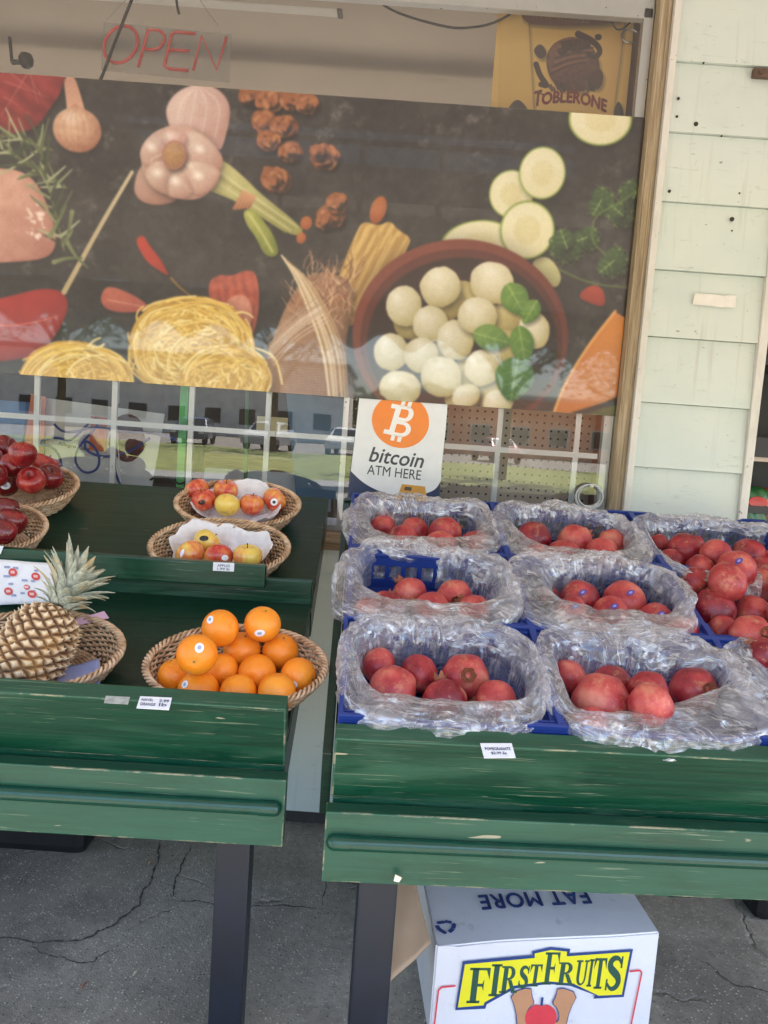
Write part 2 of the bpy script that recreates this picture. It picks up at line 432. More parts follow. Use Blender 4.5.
    # walnuts, almonds
    def walnut(cx, cy, r):
        P.ell(cx, cy, r * .98, r * .84, 0, (168, 104, 64), (112, 62, 38), nz=.3, cell=4, wob=.2)
        for i in range(22):
            a = R.uniform(0, 2 * PI); q = (R.uniform(.45, .8) if i < 13 else R.uniform(0, .42)) * r; x, y = cx + q * math.cos(a), cy + q * math.sin(a) * .85; l = r * R.uniform(.20, .36)
            P.ell(x, y, l * 1.35, l * .8, math.degrees(a) + 90 + R.uniform(-40, 40), R.choice([(214, 150, 102), (196, 128, 82), (176, 108, 66)]), (128, 74, 46), nz=.12, cell=4, wob=.15, shadow=.35, soft=1.8)
    for w in ((250, 96, 12), (270, 102, 15), (292, 100, 13), (307, 104, 12), (264, 122, 13), (284, 126, 14), (268, 140, 13), (290, 152, 12), (275, 180, 16), (325, 157, 15), (318, 152, 9), (330, 216, 15), (337, 203, 12), (323, 222, 9)): walnut(*w)
    for a in ((306, 223, 6, 7), (301, 238, 5, 6), (378, 210, 8, 14)): P.ell(*a, 15, (196, 118, 66), (150, 76, 40), nz=.08)
    # fettuccine fan
    P.poly([(358, 226), (366, 221), (378, 226), (390, 220), (398, 230), (412, 238), (406, 252), (388, 285), (365, 320), (340, 330), (332, 290)], (216, 182, 112), (170, 126, 66), (.2, .8), .08, streak=(118, 9, .35))
    for k in range(9):
        t = k / 8; P.stroke([lerp2((360, 226), (410, 240), t), lerp2((336, 296), (366, 318), t)], 1.2, 1, R.choice([(236, 206, 140), (168, 124, 64)]), alpha=.6)
    # burlap bundle with raffia
    P.poly([(276, 330), (288, 300), (306, 276), (330, 270), (356, 286), (352, 310), (344, 350), (350, 400), (262, 398), (266, 356)], (190, 150, 120), (120, 84, 62), (.6, .3), .2, cell=5)
    for i in range(44):
        y = 345 + i * 1.3; P.stroke([(264, y), (300, y + 3), (346, y + 7)], .9, .9, (228, 200, 172) if i % 2 else (116, 80, 62), alpha=.5)
    for i in range(60):
        x = 264 + i * 1.45; P.stroke([(x, 345), (x + R.uniform(-1, 1), 400)], .6, .6, (120, 86, 66), alpha=.4)
    for i in range(170):
        x, y = R.uniform(290, 356), R.uniform(268, 330); a = R.uniform(-2.4, -.6); l = R.uniform(8, 22)
        P.stroke([(x, y), (x + l * .5 * math.cos(a) + R.uniform(-3, 3), y + l * .5 * math.sin(a)), (x + l * math.cos(a), y + l * math.sin(a))], 1.1, .6, R.choice([(200, 150, 116), (150, 100, 72), (226, 190, 156), (110, 70, 50)]), alpha=.85)
    for i in range(26):
        o = R.uniform(-1, 1); P.stroke([(284 + o * 3, 258 + o * 3), (300 + o * 6, 276), (316 + o * 10, 306), (334 + o * 12, 350), (338 + o * 10, 398)], 1.3, .8, R.choice([(220, 196, 158), (190, 158, 120), (236, 220, 190)]), alpha=.8)
    for i in range(30):
        o = R.uniform(-1, 1); P.stroke([(322 + o * 6, 310 + o * 12), (296, 326 + o * 14), (270 + o * 3, 352 + o * 14)], 1.0, .7, R.choice([(222, 200, 180), (240, 228, 212), (170, 134, 108)]), alpha=.7)
    # zucchini slices
    def zuke(cx, cy, rx, ry, ang=0):
        P.ell(cx, cy, rx, ry, ang, (238, 234, 206), (222, 214, 172), rim=((136, 156, 70), .90), nz=.06); P.ell(cx, cy, rx * .55, ry * .55, ang, (230, 222, 178), (216, 204, 156), nz=.15, soft=8, cell=5)
        for k in range(9): a = 2 * PI * k / 9; P.ell(cx + rx * .45 * math.cos(a), cy + ry * .45 * math.sin(a), 1.8, 1, ang + k * 40, (240, 234, 200), (206, 192, 140))
    zuke(600, 119, 31, 25); P.poly([(528, 262), (548, 254), (563, 276), (556, 290), (544, 280)], (220, 216, 168), (186, 180, 120), (0, 1), .05)
    zuke(478, 244, 38, 23, -10); zuke(511, 194, 22, 23); zuke(542, 173, 23, 25); zuke(527, 230, 27, 28)
    # bowl of bocconcini
    P.ell(460, 338, 107, 95, 0, (150, 78, 60), (92, 42, 34), nz=.06, soft=2, shadow=.7)
    P.ell(461, 341, 100, 88.5, 0, (112, 54, 42), (70, 32, 26), nz=.05, shadow=0)
    P.ell(462, 344, 95, 84, 0, (58, 36, 30), (34, 23, 20), nz=.1, shadow=0, soft=5)
    for a in ((462, 300, 19), (480, 318, 20), (436, 322, 19), (410, 322, 17), (446, 302, 18), (468, 376, 19), (496, 396, 19), (462, 398, 18), (508, 318, 17), (440, 352, 17), (505, 350, 20)):
        P.ell(a[0], a[1], a[2], a[2], 0, (222, 208, 146), (132, 114, 66), nz=.06, spec=.12)
    for a in ((440, 287, 20, 20), (404, 306, 18, 20), (492, 283, 23, 20), (430, 324, 18, 18), (455, 340, 18, 20), (391, 352, 18, 19), (421, 355, 17, 18), (441, 377, 21, 20), (400, 388, 22, 17), (482, 368, 18, 18), (477, 316, 20, 18), (534, 330, 16, 19), (498, 402, 16, 12), (466, 396, 15, 12)):
        P.ell(a[0], a[1], a[2], a[3], R.uniform(-30, 30), (250, 247, 236), (176, 162, 110), nz=.05, wob=.07, spec=.35)
    def leaf(cx, cy, L, Wd, ang, c0=(134, 168, 76), c1=(64, 104, 42)):
        a = rad(ang); d = (math.cos(a), math.sin(a)); n = (-d[1], d[0])
        pts = []
        for t, w in ((0, 0), (.15, .7), (.4, 1), (.7, .75), (1, 0), (.7, -.75), (.4, -1), (.15, -.7)):
            pts.append((cx + d[0] * L * (t - .5) + n[0] * Wd * w, cy + d[1] * L * (t - .5) + n[1] * Wd * w))
        P.poly(pts, c0, c1, (.5, .5), .14, cell=7)
        P.stroke([(cx - d[0] * L * .45, cy - d[1] * L * .45), (cx + d[0] * L * .45, cy + d[1] * L * .45)], 1.2, .6, (180, 200, 120), alpha=.7)
        for k in (-.2, .05, .3):
            for sd in (-1, 1): P.stroke([(cx + d[0] * L * k, cy + d[1] * L * k), (cx + d[0] * L * (k + .14) + n[0] * Wd * .65 * sd, cy + d[1] * L * (k + .14) + n[1] * Wd * .65 * sd)], .8, .4, (176, 196, 116), alpha=.5)
    leaf(516, 300, 40, 15, 60); leaf(492, 338, 42, 14, 15, (150, 176, 96)); leaf(522, 346, 44, 13, 80, (120, 156, 66)); leaf(514, 380, 50, 21, 100, (96, 140, 66), (48, 84, 40)); leaf(530, 312, 30, 10, 120)
    # parsley
    for cx, cy, s, an in ((600, 202, 14, 20), (621, 214, 13, 120), (634, 196, 15, 200), (585, 238, 13, 60), (566, 246, 16, 150), (612, 262, 15, 40)):
        for k in range(5):
            a = rad(an + k * 50 - 100); leaf(cx + s * .5 * math.cos(a), cy + s * .5 * math.sin(a), s * 1.5, s * .75, an + k * 50 - 100, (78, 104, 58), (44, 62, 38))
    for s in ([(640, 188), (615, 206), (594, 215), (590, 240), (606, 256)], [(560, 270), (590, 284), (632, 288)]): P.stroke(s, 1.6, 1.3, (96, 120, 60))
    # tomato, cheese wedge, courgette edge
    P.poly([(576, 296), (590, 284), (604, 288), (606, 308), (590, 304)], (186, 76, 54), (130, 44, 36), (0, 1), .1)
    P.poly([(614, 311), (629, 320), (623, 394), (606, 402), (560, 416), (552, 414), (566, 380), (588, 344)], (216, 140, 66), (176, 100, 44), (-.4, .5), .07, smooth=False, cell=18)
    P.stroke([(615, 311), (588, 345), (564, 384), (553, 414)], 3, 3, (232, 172, 100), alpha=.8)
    P.poly([(584, 416), (600, 408), (624, 404), (624, 420), (590, 422)], (112, 124, 70), (64, 78, 40), (0, 1), .2)
    # pasta nests
    def nest(cx, cy, rx, ry, ncol, seed):
        r2 = random.Random(seed)
        P.ell(cx, cy, rx, ry, 0, (226, 186, 88), (176, 130, 50), nz=.12, wob=.07)
        for i in range(ncol):
            a0 = r2.uniform(0, 2 * PI); sp = r2.uniform(.8, 2.4); q = r2.uniform(.2, .98); ox, oy = r2.uniform(-.55, .55) * rx, r2.uniform(-.4, .5) * ry
            pts = [(cx + ox * (1 - q) * 2 + rx * q * math.cos(a0 + sp * t / 7), cy + oy * (1 - q) * 2 + ry * q * math.sin(a0 + sp * t / 7)) for t in range(8)]
            P.stroke(pts, 2.3, 2.0, (118, 84, 34), alpha=.3); P.stroke([(x, y - .7) for x, y in pts], 1.9, 1.6, r2.choice([(246, 212, 120), (232, 194, 96), (252, 232, 158), (206, 164, 70)]), alpha=.95)
    nest(75, 386, 58, 44, 150, 1); nest(192, 348, 62, 52, 230, 2); nest(225, 380, 46, 36, 110, 3)
    for a in ([(88, 346), (94, 340), (100, 338)], [(92, 348), (100, 347), (104, 344)], [(256, 348), (276, 356), (282, 384)]): P.stroke(a, 2.4, 2, (240, 220, 160))
    k_ = np.exp(-.5 * (np.arange(-5, 6) / 1.7) ** 2); k_ /= k_.sum()
    for ax_ in (0, 1):
        pad = np.pad(P.a, [(5, 5) if q == ax_ else (0, 0) for q in range(3)], mode='edge'); n_ = P.a.shape[ax_]
        P.a = sum(k_[i] * (pad[i:i + n_] if ax_ == 0 else pad[:, i:i + n_]) for i in range(11))
    gr = 1 + .10 * (vnoise(H, W, 120, 77, 4) - .5) + .05 * (vnoise(H, W, 2, 78, 1) - .5); lum = P.a.mean(-1, keepdims=True); P.a = (lum + (P.a - lum) * 1.0) * gr[..., None] * .96
    return P.image('food_print')

def paint_icecream():
    ppm = 800.0; x0, x1, z0, z1 = ICE
    W, H = int((x1 - x0) * ppm), int((z1 - z0) * ppm)
    def tt(p):
        w = atY(p[0], p[1], ICE_Y); return ((w.x - x0) * ppm, (z1 - w.z) * ppm)
    P = Paint(W, H, tt, (ICE_Y + 2.7) / 770 * ppm, (240, 196, 108)); R = random.Random(5)
    P.poly([(527, 0), (626, 8), (612, 120), (534, 120)], (238, 198, 112), (216, 170, 88), (.9, 0), .02, smooth=False)
    P.poly([(500, -5), (527, 0), (534, 120), (498, 120)], (244, 206, 122), (226, 180, 94), (0, .8), .02, smooth=False)
    P.poly([(520, -8), (626, 2), (620, 20), (600, 25), (560, 26), (530, 24), (522, 18)], (140, 88, 64), (112, 66, 50), (0, 1), .05, smooth=False)
    P.poly([(545, 60), (550, 46), (562, 38), (578, 36), (592, 46), (600, 62), (598, 78), (586, 90), (566, 92), (550, 80)], (150, 96, 74), (66, 36, 30), (.4, .7), .22, cell=7)
    for i in range(9): P.stroke([(551 + i * 1.2, 74 - i * 4), (566 + i * 2, 66 - i * 3.4), (586 + i * 1.2, 62 - i * 2.4)], 2.2, 1.2, (146, 96, 74) if i % 2 else (62, 34, 28), alpha=.75, soft=2)
    for i in range(16): P.stroke([(550 + i * 3, 84 + R.uniform(-3, 5)), (552 + i * 3, 88 + R.uniform(-2, 4))], 4, 2, R.choice([(70, 38, 30), (40, 22, 20), (98, 58, 44)]), soft=2)
    P.poly([(532, 50), (541, 42), (548, 54), (540, 60)], (74, 40, 30), (40, 20, 16)); P.poly([(584, 86), (598, 66), (604, 74), (600, 90)], (84, 46, 34), (44, 22, 18))
    P.stroke([(578, 34), (592, 40), (601, 50), (596, 58), (588, 54)], 6, 4, (48, 26, 22)); P.ell(598, 37, 3.5, 3, 0, (50, 26, 22), (36, 18, 16))
    P.stroke([(536, 64), (540, 76), (548, 86), (541, 84)], 5, 5, (56, 30, 24))
    for i in range(14): P.ell(R.uniform(552, 588), R.uniform(42, 52), 4, 3.4, 0, (80, 44, 32), (40, 22, 18))
    P.poly([(510, 104), (518, 98), (526, 106), (532, 120), (504, 120)], (60, 44, 44), (44, 34, 36)); P.poly([(612, 118), (617, 99), (622, 106), (624, 118)], (50, 28, 24), (36, 20, 18))
    return P.image('tub_print')
ICE_Y = .16
_a, _b = atY(499, 0, ICE_Y), atY(626, 122, ICE_Y)
ICE = (_a.x, _b.x - .005, _b.z + .0, atY(560, -8, ICE_Y).z)

def print_material(name, img, rough=.35, see=0.0, coat=.3):
    t = NT(name); im = t.node('ShaderNodeTexImage'); im.image = img; im.interpolation = 'Cubic'
    t.link(t.co('UV'), im.inputs[0]); t.set(Base_Color=im.outputs[0], Roughness=rough); t.b.inputs['Specular IOR Level'].default_value = .5
    t.b.inputs['Coat Weight'].default_value = coat; t.b.inputs['Coat IOR'].default_value = 1.62 if coat > .9 else 1.5; t.b.inputs['Coat Roughness'].default_value = .03
    if see:
        tr = t.node('ShaderNodeBsdfTransparent'); mx = t.node('ShaderNodeMixShader'); mx.inputs[0].default_value = see
        t.link(t.b.outputs[0], mx.inputs[1]); t.link(tr.outputs[0], mx.inputs[2]); t.link(mx.outputs[0], t.out.inputs[0])
    return t.m
# ------------------------------------------------------------------ shared materials
def mat_siding():
    t = NT('painted_siding'); v = t.mapped((1, 1, 1))
    c = t.ramp(t.noise(2.2, v, 5, .6), [(.3, lin(194, 206, 200)), (.55, lin(206, 214, 207)), (.75, lin(212, 215, 207))])
    sm = t.rampf(t.noise(9, t.mapped((1, 1, 3.5), (3, 0, 7)), 6, .7, 1.2), .60, .74)
    c = t.mix(t.math('MULTIPLY', sm, .42), c, lin(120, 122, 108))
    dr = t.rampf(t.noise(3, t.mapped((14, 1, .8), (1, 0, 4)), 3), .58, .8)
    c = t.mix(t.math('MULTIPLY', dr, .30), c, lin(150, 140, 112))
    chip = t.rampf(t.noise(34, t.mapped((1, 1, 2.2), (9, 0, 1)), 2, .5), .745, .76)
    c = t.mix(t.math('MULTIPLY', chip, .6), c, lin(96, 92, 80))
    t.set(Base_Color=c, Roughness=t.rampf(t.noise(30), .2, .8, .38, .6))
    t.set(Normal=t.bump(t.noise(40, t.mapped((.5, 1, 5)), 5, .7), .22, .002)); return t.m
def mat_white_paint(name='white_paint', base=(214, 211, 204), dirt=.3):
    t = NT(name); c = t.mix(t.math('MULTIPLY', t.rampf(t.noise(9, t.mapped((2, 2, .7)), 6, .7), .45, .8), dirt), lin(*base), lin(118, 108, 92))
    c = t.mix(t.rampf(t.noise(60, None, 3), .70, .74), c, lin(110, 96, 78))
    t.set(Base_Color=c, Roughness=.45, Normal=t.bump(t.noise(50), .2, .001)); return t.m
def mat_wood(name, c0, c1, c2, axis=2, rough=.7):
    t = NT(name); sc = [22, 22, 22]; sc[axis] = 1.3
    g = t.noise(3.5, t.mapped(tuple(sc)), 6, .65, .4)
    c = t.ramp(g, [(.25, lin(*c0)), (.5, lin(*c1)), (.72, lin(*c2))])
    t.set(Base_Color=c, Roughness=rough, Normal=t.bump(g, .5, .003)); return t.m
def mat_green(name, worn=.35, dark=(14, 60, 40), pale=(72, 112, 88), fleck=1.0):
    t = NT(name); v = t.mapped((1.2, 26, 26)); g = t.noise(3, v, 6, .65, .3)
    c = t.mix(t.rampf(g, .3, .7), lin(*dark), lin(*(min(255, int(x * 1.35 + 5)) for x in dark)))
    big = t.rampf(t.noise(4.5, t.mapped((.55, 2.4, 2.4)), 6, .62, .8), .62 - worn * .5, .76 - worn * .25)
    c = t.mix(t.math('MULTIPLY', big, .75), c, lin(*pale))
    gl = t.rampf(t.noise(5, t.mapped((1.0, 46, 46), (5, 2, 1)), 3, .6, .5), .62, .65)
    msk = t.rampf(t.noise(5, t.mapped((1, 2, 2), (7, 1, 0)), 3), .46, .56)
    c = t.mix(t.math('MULTIPLY', t.math('MULTIPLY', gl, msk), .42 * fleck), c, lin(140, 146, 122))
    sc = t.rampf(t.noise(16, t.mapped((.45, 3.2, 3.2), (2, 8, 3), (.0, .12, 0)), 2, .5), .735, .75)
    c = t.mix(t.math('MULTIPLY', sc, .8 * fleck), c, lin(176, 166, 140))
    t.set(Base_Color=c, Roughness=t.rampf(big, 0, 1, .30, .55)); t.b.inputs['Specular IOR Level'].default_value = .45
    t.set(Normal=t.bump(g, .35, .0025)); return t.m
M = {}
M['siding'] = mat_siding(); M['white'] = mat_white_paint(); M['white_bar'] = mat_white_paint('white_bar_paint', (248, 247, 244), .08)
M['casing'] = mat_wood('weathered_casing', (118, 102, 80), (166, 148, 120), (196, 180, 154), 2)
M['sillwood'] = mat_wood('sill_wood', (84, 70, 54), (140, 118, 92), (176, 156, 128), 0)
M['green'] = mat_green('green_board_paint', .24, (5, 48, 32), (44, 88, 66))
M['green_worn_skylit'] = mat_green('worn_skylit_green_paint', .62, (8, 54, 38), (48, 88, 68))
M['green_shelf'] = mat_green('dark_green_shelf_paint', .05, (12, 38, 28), (36, 66, 52), .25)
t = NT('worn_green_edge'); e_ = t.rampf(t.noise(9, t.mapped((1.0, 3, 3), (4, 1, 2)), 5, .7, .6), .50, .60)
t.set(Base_Color=t.mix(t.math('MULTIPLY', e_, .8), lin(40, 84, 64), lin(150, 142, 116)), Roughness=.6); M['green_edge'] = t.m
M['leg'] = simple('charcoal_leg_paint', lin(8, 20, 36), .42, .25, 14, .2)
M['black'] = simple('black_plastic', lin(24, 24, 26), .4, .2)
M['interior'] = simple('interior_paint', lin(206, 198, 186), .8, .05, 3)
M['ceiling'] = simple('ceiling_board', lin(222, 208, 190), .8, .05, 2)
M['paper'] = simple('white_paper', lin(228, 230, 236), .75, .05, 30, .15, bscale=90)
M['ink'] = simple('dark_ink', lin(66, 70, 110), .8, .1)

def mat_glass(name='window_glass', mul=1.7, base=.03):
    t = NT(name); tr = t.node('ShaderNodeBsdfTransparent'); tr.inputs[0].default_value = (.99, 1, .995, 1)
    gl = t.node('ShaderNodeBsdfGlossy'); gl.inputs['Roughness'].default_value = .0; gl.inputs['Color'].default_value = (1, 1, 1, 1)
    fr = t.node('ShaderNodeFresnel'); fr.inputs[0].default_value = 1.5
    wv = t.bump(t.noise(1.3, None, 1), .08, .02); t.link(wv, gl.inputs['Normal'])
    f = t.math('ADD', t.math('MULTIPLY', fr.outputs[0], mul), base)
    f = t.math('MINIMUM', f, 1.0)
    mx = t.node('ShaderNodeMixShader'); t.link(f, mx.inputs[0]); t.link(tr.outputs[0], mx.inputs[1]); t.link(gl.outputs[0], mx.inputs[2]); t.link(mx.outputs[0], t.out.inputs[0]); return t.m
M['glass'] = mat_glass(); M['nail'] = simple('nail_hole', lin(54, 46, 40), .8); M['awning_metal'] = simple('awning_metal', lin(150, 150, 150), .4, .1, metal=.6)

# ------------------------------------------------------------------ ground, road, lawn
def mat_asphalt():
    t = NT('asphalt'); v = t.co('Object')
    big = t.noise(1.1, v, 5, .6, .5); fine = t.noise(260, v, 3, .7); mid = t.noise(45, v, 3)
    c = t.ramp(big, [(.3, lin(108, 102, 92)), (.48, lin(152, 145, 132)), (.7, lin(196, 187, 172))])
    c = t.mix(t.rampf(mid, .35, .7), c, t.mix(.4, c, lin(100, 97, 92)))
    vo = t.node('ShaderNodeTexVoronoi'); vo.inputs['Scale'].default_value = 105; t.link(v, vo.inputs['Vector'])
    agg = t.rampf(vo.outputs['Distance'], .0, .5, 1, 0)
    bits = t.node('ShaderNodeSeparateColor'); t.link(vo.outputs['Color'], bits.inputs[0])
    dk_ = t.math('MULTIPLY', t.rampf(bits.outputs[1], .62, .8), t.rampf(vo.outputs['Distance'], .18, .34, 1, 0)); c = t.mix(t.math('MULTIPLY', dk_, .7), c, lin(62, 60, 58))
    stone = t.math('MULTIPLY', t.rampf(bits.outputs[0], .60, .8), t.rampf(vo.outputs['Distance'], .18, .34, 1, 0))
    c = t.mix(t.math('MULTIPLY', stone, .85), c, lin(216, 208, 192)); c = t.mix(t.math('MULTIPLY', t.rampf(fine, .55, .7), .5), c, lin(76, 75, 73))
    # cracks: warped voronoi cell borders, faded in and out
    wn = t.node('ShaderNodeTexNoise'); wn.inputs['Scale'].default_value = 3.2; wn.inputs['Detail'].default_value = 5; t.link(v, wn.inputs['Vector'])
    wv = t.node('ShaderNodeMix', data_type='VECTOR'); wv.inputs[0].default_value = .22; t.link(v, wv.inputs[4]); t.link(wn.outputs['Color'], wv.inputs[5])
    vc = t.node('ShaderNodeTexVoronoi', feature='DISTANCE_TO_EDGE'); vc.inputs['Scale'].default_value = 1.55; t.link(wv.outputs[1], vc.inputs['Vector'])
    cr = t.rampf(vc.outputs['Distance'], .002, .008, 1, 0); cr = t.math('MULTIPLY', cr, t.rampf(t.noise(2.3, v, 3), .48, .56))
    c = t.mix(t.math('MULTIPLY', cr, .0), c, lin(44, 42, 40))
    near = t.rampf(t.noise(3.2, v, 7, .72), .50, .66); c = t.mix(t.math('MULTIPLY', near, .40), c, lin(64, 60, 56))
    t.set(Base_Color=c, Roughness=.78)
    h = t.math('ADD', t.math('MULTIPLY', agg, .5), t.math('ADD', fine, t.math('MULTIPLY', cr, -3.0)))
    t.set(Normal=t.bump(h, .8, .004)); return t.m
g = MB(); g.add([(-150, -150, 0), (150, -150, 0), (150, 150, 0), (-150, 150, 0)], [(0, 1, 2, 3)])
tag(g.build('ground', mat_asphalt()), kind='structure')
g = MB(); g.box(-90, 90, -34, -16, .0, .12); tag(g.build('lawn', simple('lawn_grass', lin(146, 152, 84), .9, .35, 2.5)), kind='structure')
g = MB(); g.box(-90, 90, -16, -14.2, .0, .13); tag(g.build('pavement', simple('pavement_concrete', lin(168, 164, 156), .85, .1, 2)), kind='structure')
g = MB()
for k in range(14): g.box(-28 + k * 4, -26 + k * 4, -9.35, -9.2, .002, .006)
tag(g.build('road_marking', simple('road_paint', lin(214, 208, 190), .7)), kind='structure')

M['crack'] = simple('crack_dirt', lin(74, 70, 66), .95, .3, 40)
def crack(pts, w, seed, jit=.012):
    r = random.Random(seed); P = [atZ(x, y, .0016) for x, y in pts]
    for _ in range(4):
        q = [P[0]]
        for a, c in zip(P[:-1], P[1:]): q += [(a + c) / 2 + Vector((r.uniform(-jit, jit), r.uniform(-jit, jit), 0)), c]
        P = q; jit *= .55
    m = MB(); L = []
    for i, p in enumerate(P):
        t_ = (P[min(i + 1, len(P) - 1)] - P[max(i - 1, 0)]).normalized(); n_ = Vector((-t_.y, t_.x, 0)); ww = w * .6 * r.uniform(.3, 1.3) * min(1, i / 4 + .1, (len(P) - 1 - i) / 4 + .1); L += [p + n_ * ww, p - n_ * ww]
    m.add(L, [(2 * i, 2 * i + 1, 2 * i + 3, 2 * i + 2) for i in range(len(P) - 1)]); tag(m.build('ground_crack', M['crack']), kind='structure')
crack([(-30, 936), (40, 943), (92, 936), (118, 921), (140, 905), (152, 880), (160, 840)], .006, 1)
crack([(170, 900), (215, 905), (262, 906), (322, 909)], .004, 2); crack([(172, 898), (180, 872), (190, 845)], .005, 3); crack([(28, 945), (60, 956), (95, 962), (110, 950)], .004, 4); crack([(700, 960), (735, 985), (790, 1000)], .004, 5); crack([(322, 909), (326, 870), (330, 840)], .003, 6)

# ------------------------------------------------------------------ shop building
shop = empty('shop_building', (0, 0, 0), 'pale mint clapboard shop front with a big white barred window', 'building')
LAP0, LAP = .05, .2231
def siding(x0, x1, z0, z1, seed):
    m = MB(); r = random.Random(seed); k = math.floor((z0 - LAP0) / LAP)
    while LAP0 + k * LAP < z1:
        a, b = max(z0, LAP0 + k * LAP), min(z1, LAP0 + (k + 1) * LAP - .0035); d = r.uniform(-.0012, .0012)
        if b - a > .004:
            yb, yt = -.019 + d, -.004
            vs = [(x0, yb, a), (x1, yb, a), (x1, yt, b + .002), (x0, yt, b + .002), (x0, .05, a), (x1, .05, a), (x1, .05, b), (x0, .05, b)]
            m.add(vs, [(0, 1, 2, 3), (0, 4, 5, 1), (0, 3, 7, 4), (1, 5, 6, 2), (2, 6, 7, 3)])
        k += 1
    return m
siding(.8555, 1.232, .05, 3.35, 1).build('siding', M['siding'], shop)
siding(-4.5, .8305, .05, 1.046, 2).build('siding', M['siding'], shop)
siding(-4.5, -2.46, 1.046, 3.0, 3).build('siding', M['siding'], shop)
siding(-4.5, .8305, 3.0, 4.3, 4).build('siding', M['siding'], shop)
siding(1.263, 2.35, 2.6, 4.3, 5).build('siding', M['siding'], shop)
siding(2.35, 5.0, .05, 4.3, 6).build('siding', M['siding'], shop)
b = MB(); b.box(-4.5, 1.232, -.002, .10, 0, .05); b.build('foundation', simple('dark_footing', lin(60, 58, 56), .9), shop)
b = MB(); b.box(.8315, .8545, -.026, .05, .05, 3.2, bev=.003); b.build('window_trim', M['white'], shop)
b = MB(); b.box(1.2325, 1.262, -.028, .14, .05, 3.3, bev=.003); b.build('door_trim', M['white'], shop)
b = MB(); b.box(.79, .8305, -.004, .05, 1.04, 3.0, bev=.004); b.box(.796, .803, -.008, -.004, 1.04, 3.0); b.box(.817, .822, -.007, -.004, 1.04, 3.0); b.build('window_casing', M['casing'], shop)
b = MB(); b.box(-2.46, .8305, -.03, .09, 1.047, 1.078, bev=.004); b.box(-2.46, .8305, -.02, .0, 1.02, 1.046); b.build('window_sill', M['sillwood'], shop)
# walls, ceiling, floor and rear wall of the shop room
b = MB()
b.box(-4.5, -2.46, .052, .14, .05, 3.3); b.box(-2.46, .79, .1, .14, .05, 1.06); b.box(-4.5, 5, .052, .14, 3.0, 4.3)
b.box(.80, 1.232, .052, .14, .05, 3.0); b.box(2.35, 5, .052, .14, .05, 3.0); b.box(-4.62, -4.5, .0, 8, 0, 4.3); b.box(5.0, 5.12, .0, 8, 0, 4.3)
b.build('room_wall', M['interior'], shop)
b = MB(); b.box(-4.5, 5, .142, 1.5, 3.02, 3.1); b.box(-4.5, 5, 6.5, 8, 3.02, 3.1); b.box(-4.5, -1.6, 1.5, 6.5, 3.02, 3.1); b.box(1.8, 5, 1.5, 6.5, 3.02, 3.1); b.box(-1.6, 1.8, 3.1, 6.5, 3.02, 3.1); b.build('room_ceiling', M['ceiling'], shop)  # gap in the middle is an invented, unseen skylight that brightens the room
b = MB(); b.box(-4.5, 5, .935, .975, 2.862, 2.905); b.box(-4.5, 5, .925, .975, 2.80, 2.858); b.build('ceiling_rail', simple('grey_rail', lin(168, 162, 152), .4, .06), shop)
b = MB(); b.box(-4.5, 5, 6.0, 6.12, 0, 4.3); b.build('rear_wall', simple('rear_shelving', lin(48, 43, 40), .7, .6, 3.5), shop)
b = MB(); b.box(-4.5, 5, .142, 6, .06, .1); b.build('room_floor', simple('shop_floor', lin(206, 198, 186), .5, .06, 4), shop)
b = MB(); b.box(-4.62, 5.12, -.05, .5, 4.3, 4.45); b.box(-4.62, 5.12, 6.5, 8.2, 4.3, 4.45); b.box(-4.62, -4, .5, 6.5, 4.3, 4.45); b.box(4.4, 5.12, .5, 6.5, 4.3, 4.45); b.build('roof', simple('flat_roof', lin(90, 88, 86), .9), shop)  # middle left open so sun reaches the added skylight gap below
b = MB(); b.box(-2.46, .80, .142, .75, 1.0, 1.045); b.build('display_ledge', M['white'], shop)
b = MB(); b.box(.60, .789, .20, .23, 2.3, 3.0); b.box(.765, .789, .12, .20, 1.078, 3.0); b.build('interior_panel', mat_wood('brown_panel', (104, 66, 46), (132, 88, 62), (150, 104, 76), 2, .5), shop)
# window frame with bars behind the glass
wf = MB(); wf.box(-2.46, .788, .052, .085, 2.885, 2.985, bev=.004); wf.box(-2.46, .788, .056, .09, 1.079, 1.10); wf.box(-2.46, -2.42, .052, .085, 1.10, 2.918); wf.box(.756, .788, .052, .085, 1.10, 2.918)
wf = wf.build('window_frame', M['white_bar'], shop)
mu = MB()
for x in (-2.08, -1.81, -1.535, -1.262, -.985, -.71, -.436, -.16, .115, .39, .668): mu.box(x - .0095, x + .0095, .060, .072, 1.10, 2.43)
xs = [-2.42, -2.08, -1.81, -1.535, -1.262, -.985, -.71, -.436, -.16, .115, .39, .668, .756]
for z in (1.412, 1.92, 2.43):
    for a, c in zip(xs[:-1], xs[1:]): mu.box(a + .0095, c - .0095, .061, .071, z - .0095, z + .0095)
mu.build('window_bar', M['white_bar'], wf)
b = MB(); b.add([(-2.44, .046, 1.078), (.789, .046, 1.078), (.789, .046, 2.95), (-2.44, .046, 2.95)], [(0, 1, 2, 3)]); b.build('window_glass', M['glass'], wf)
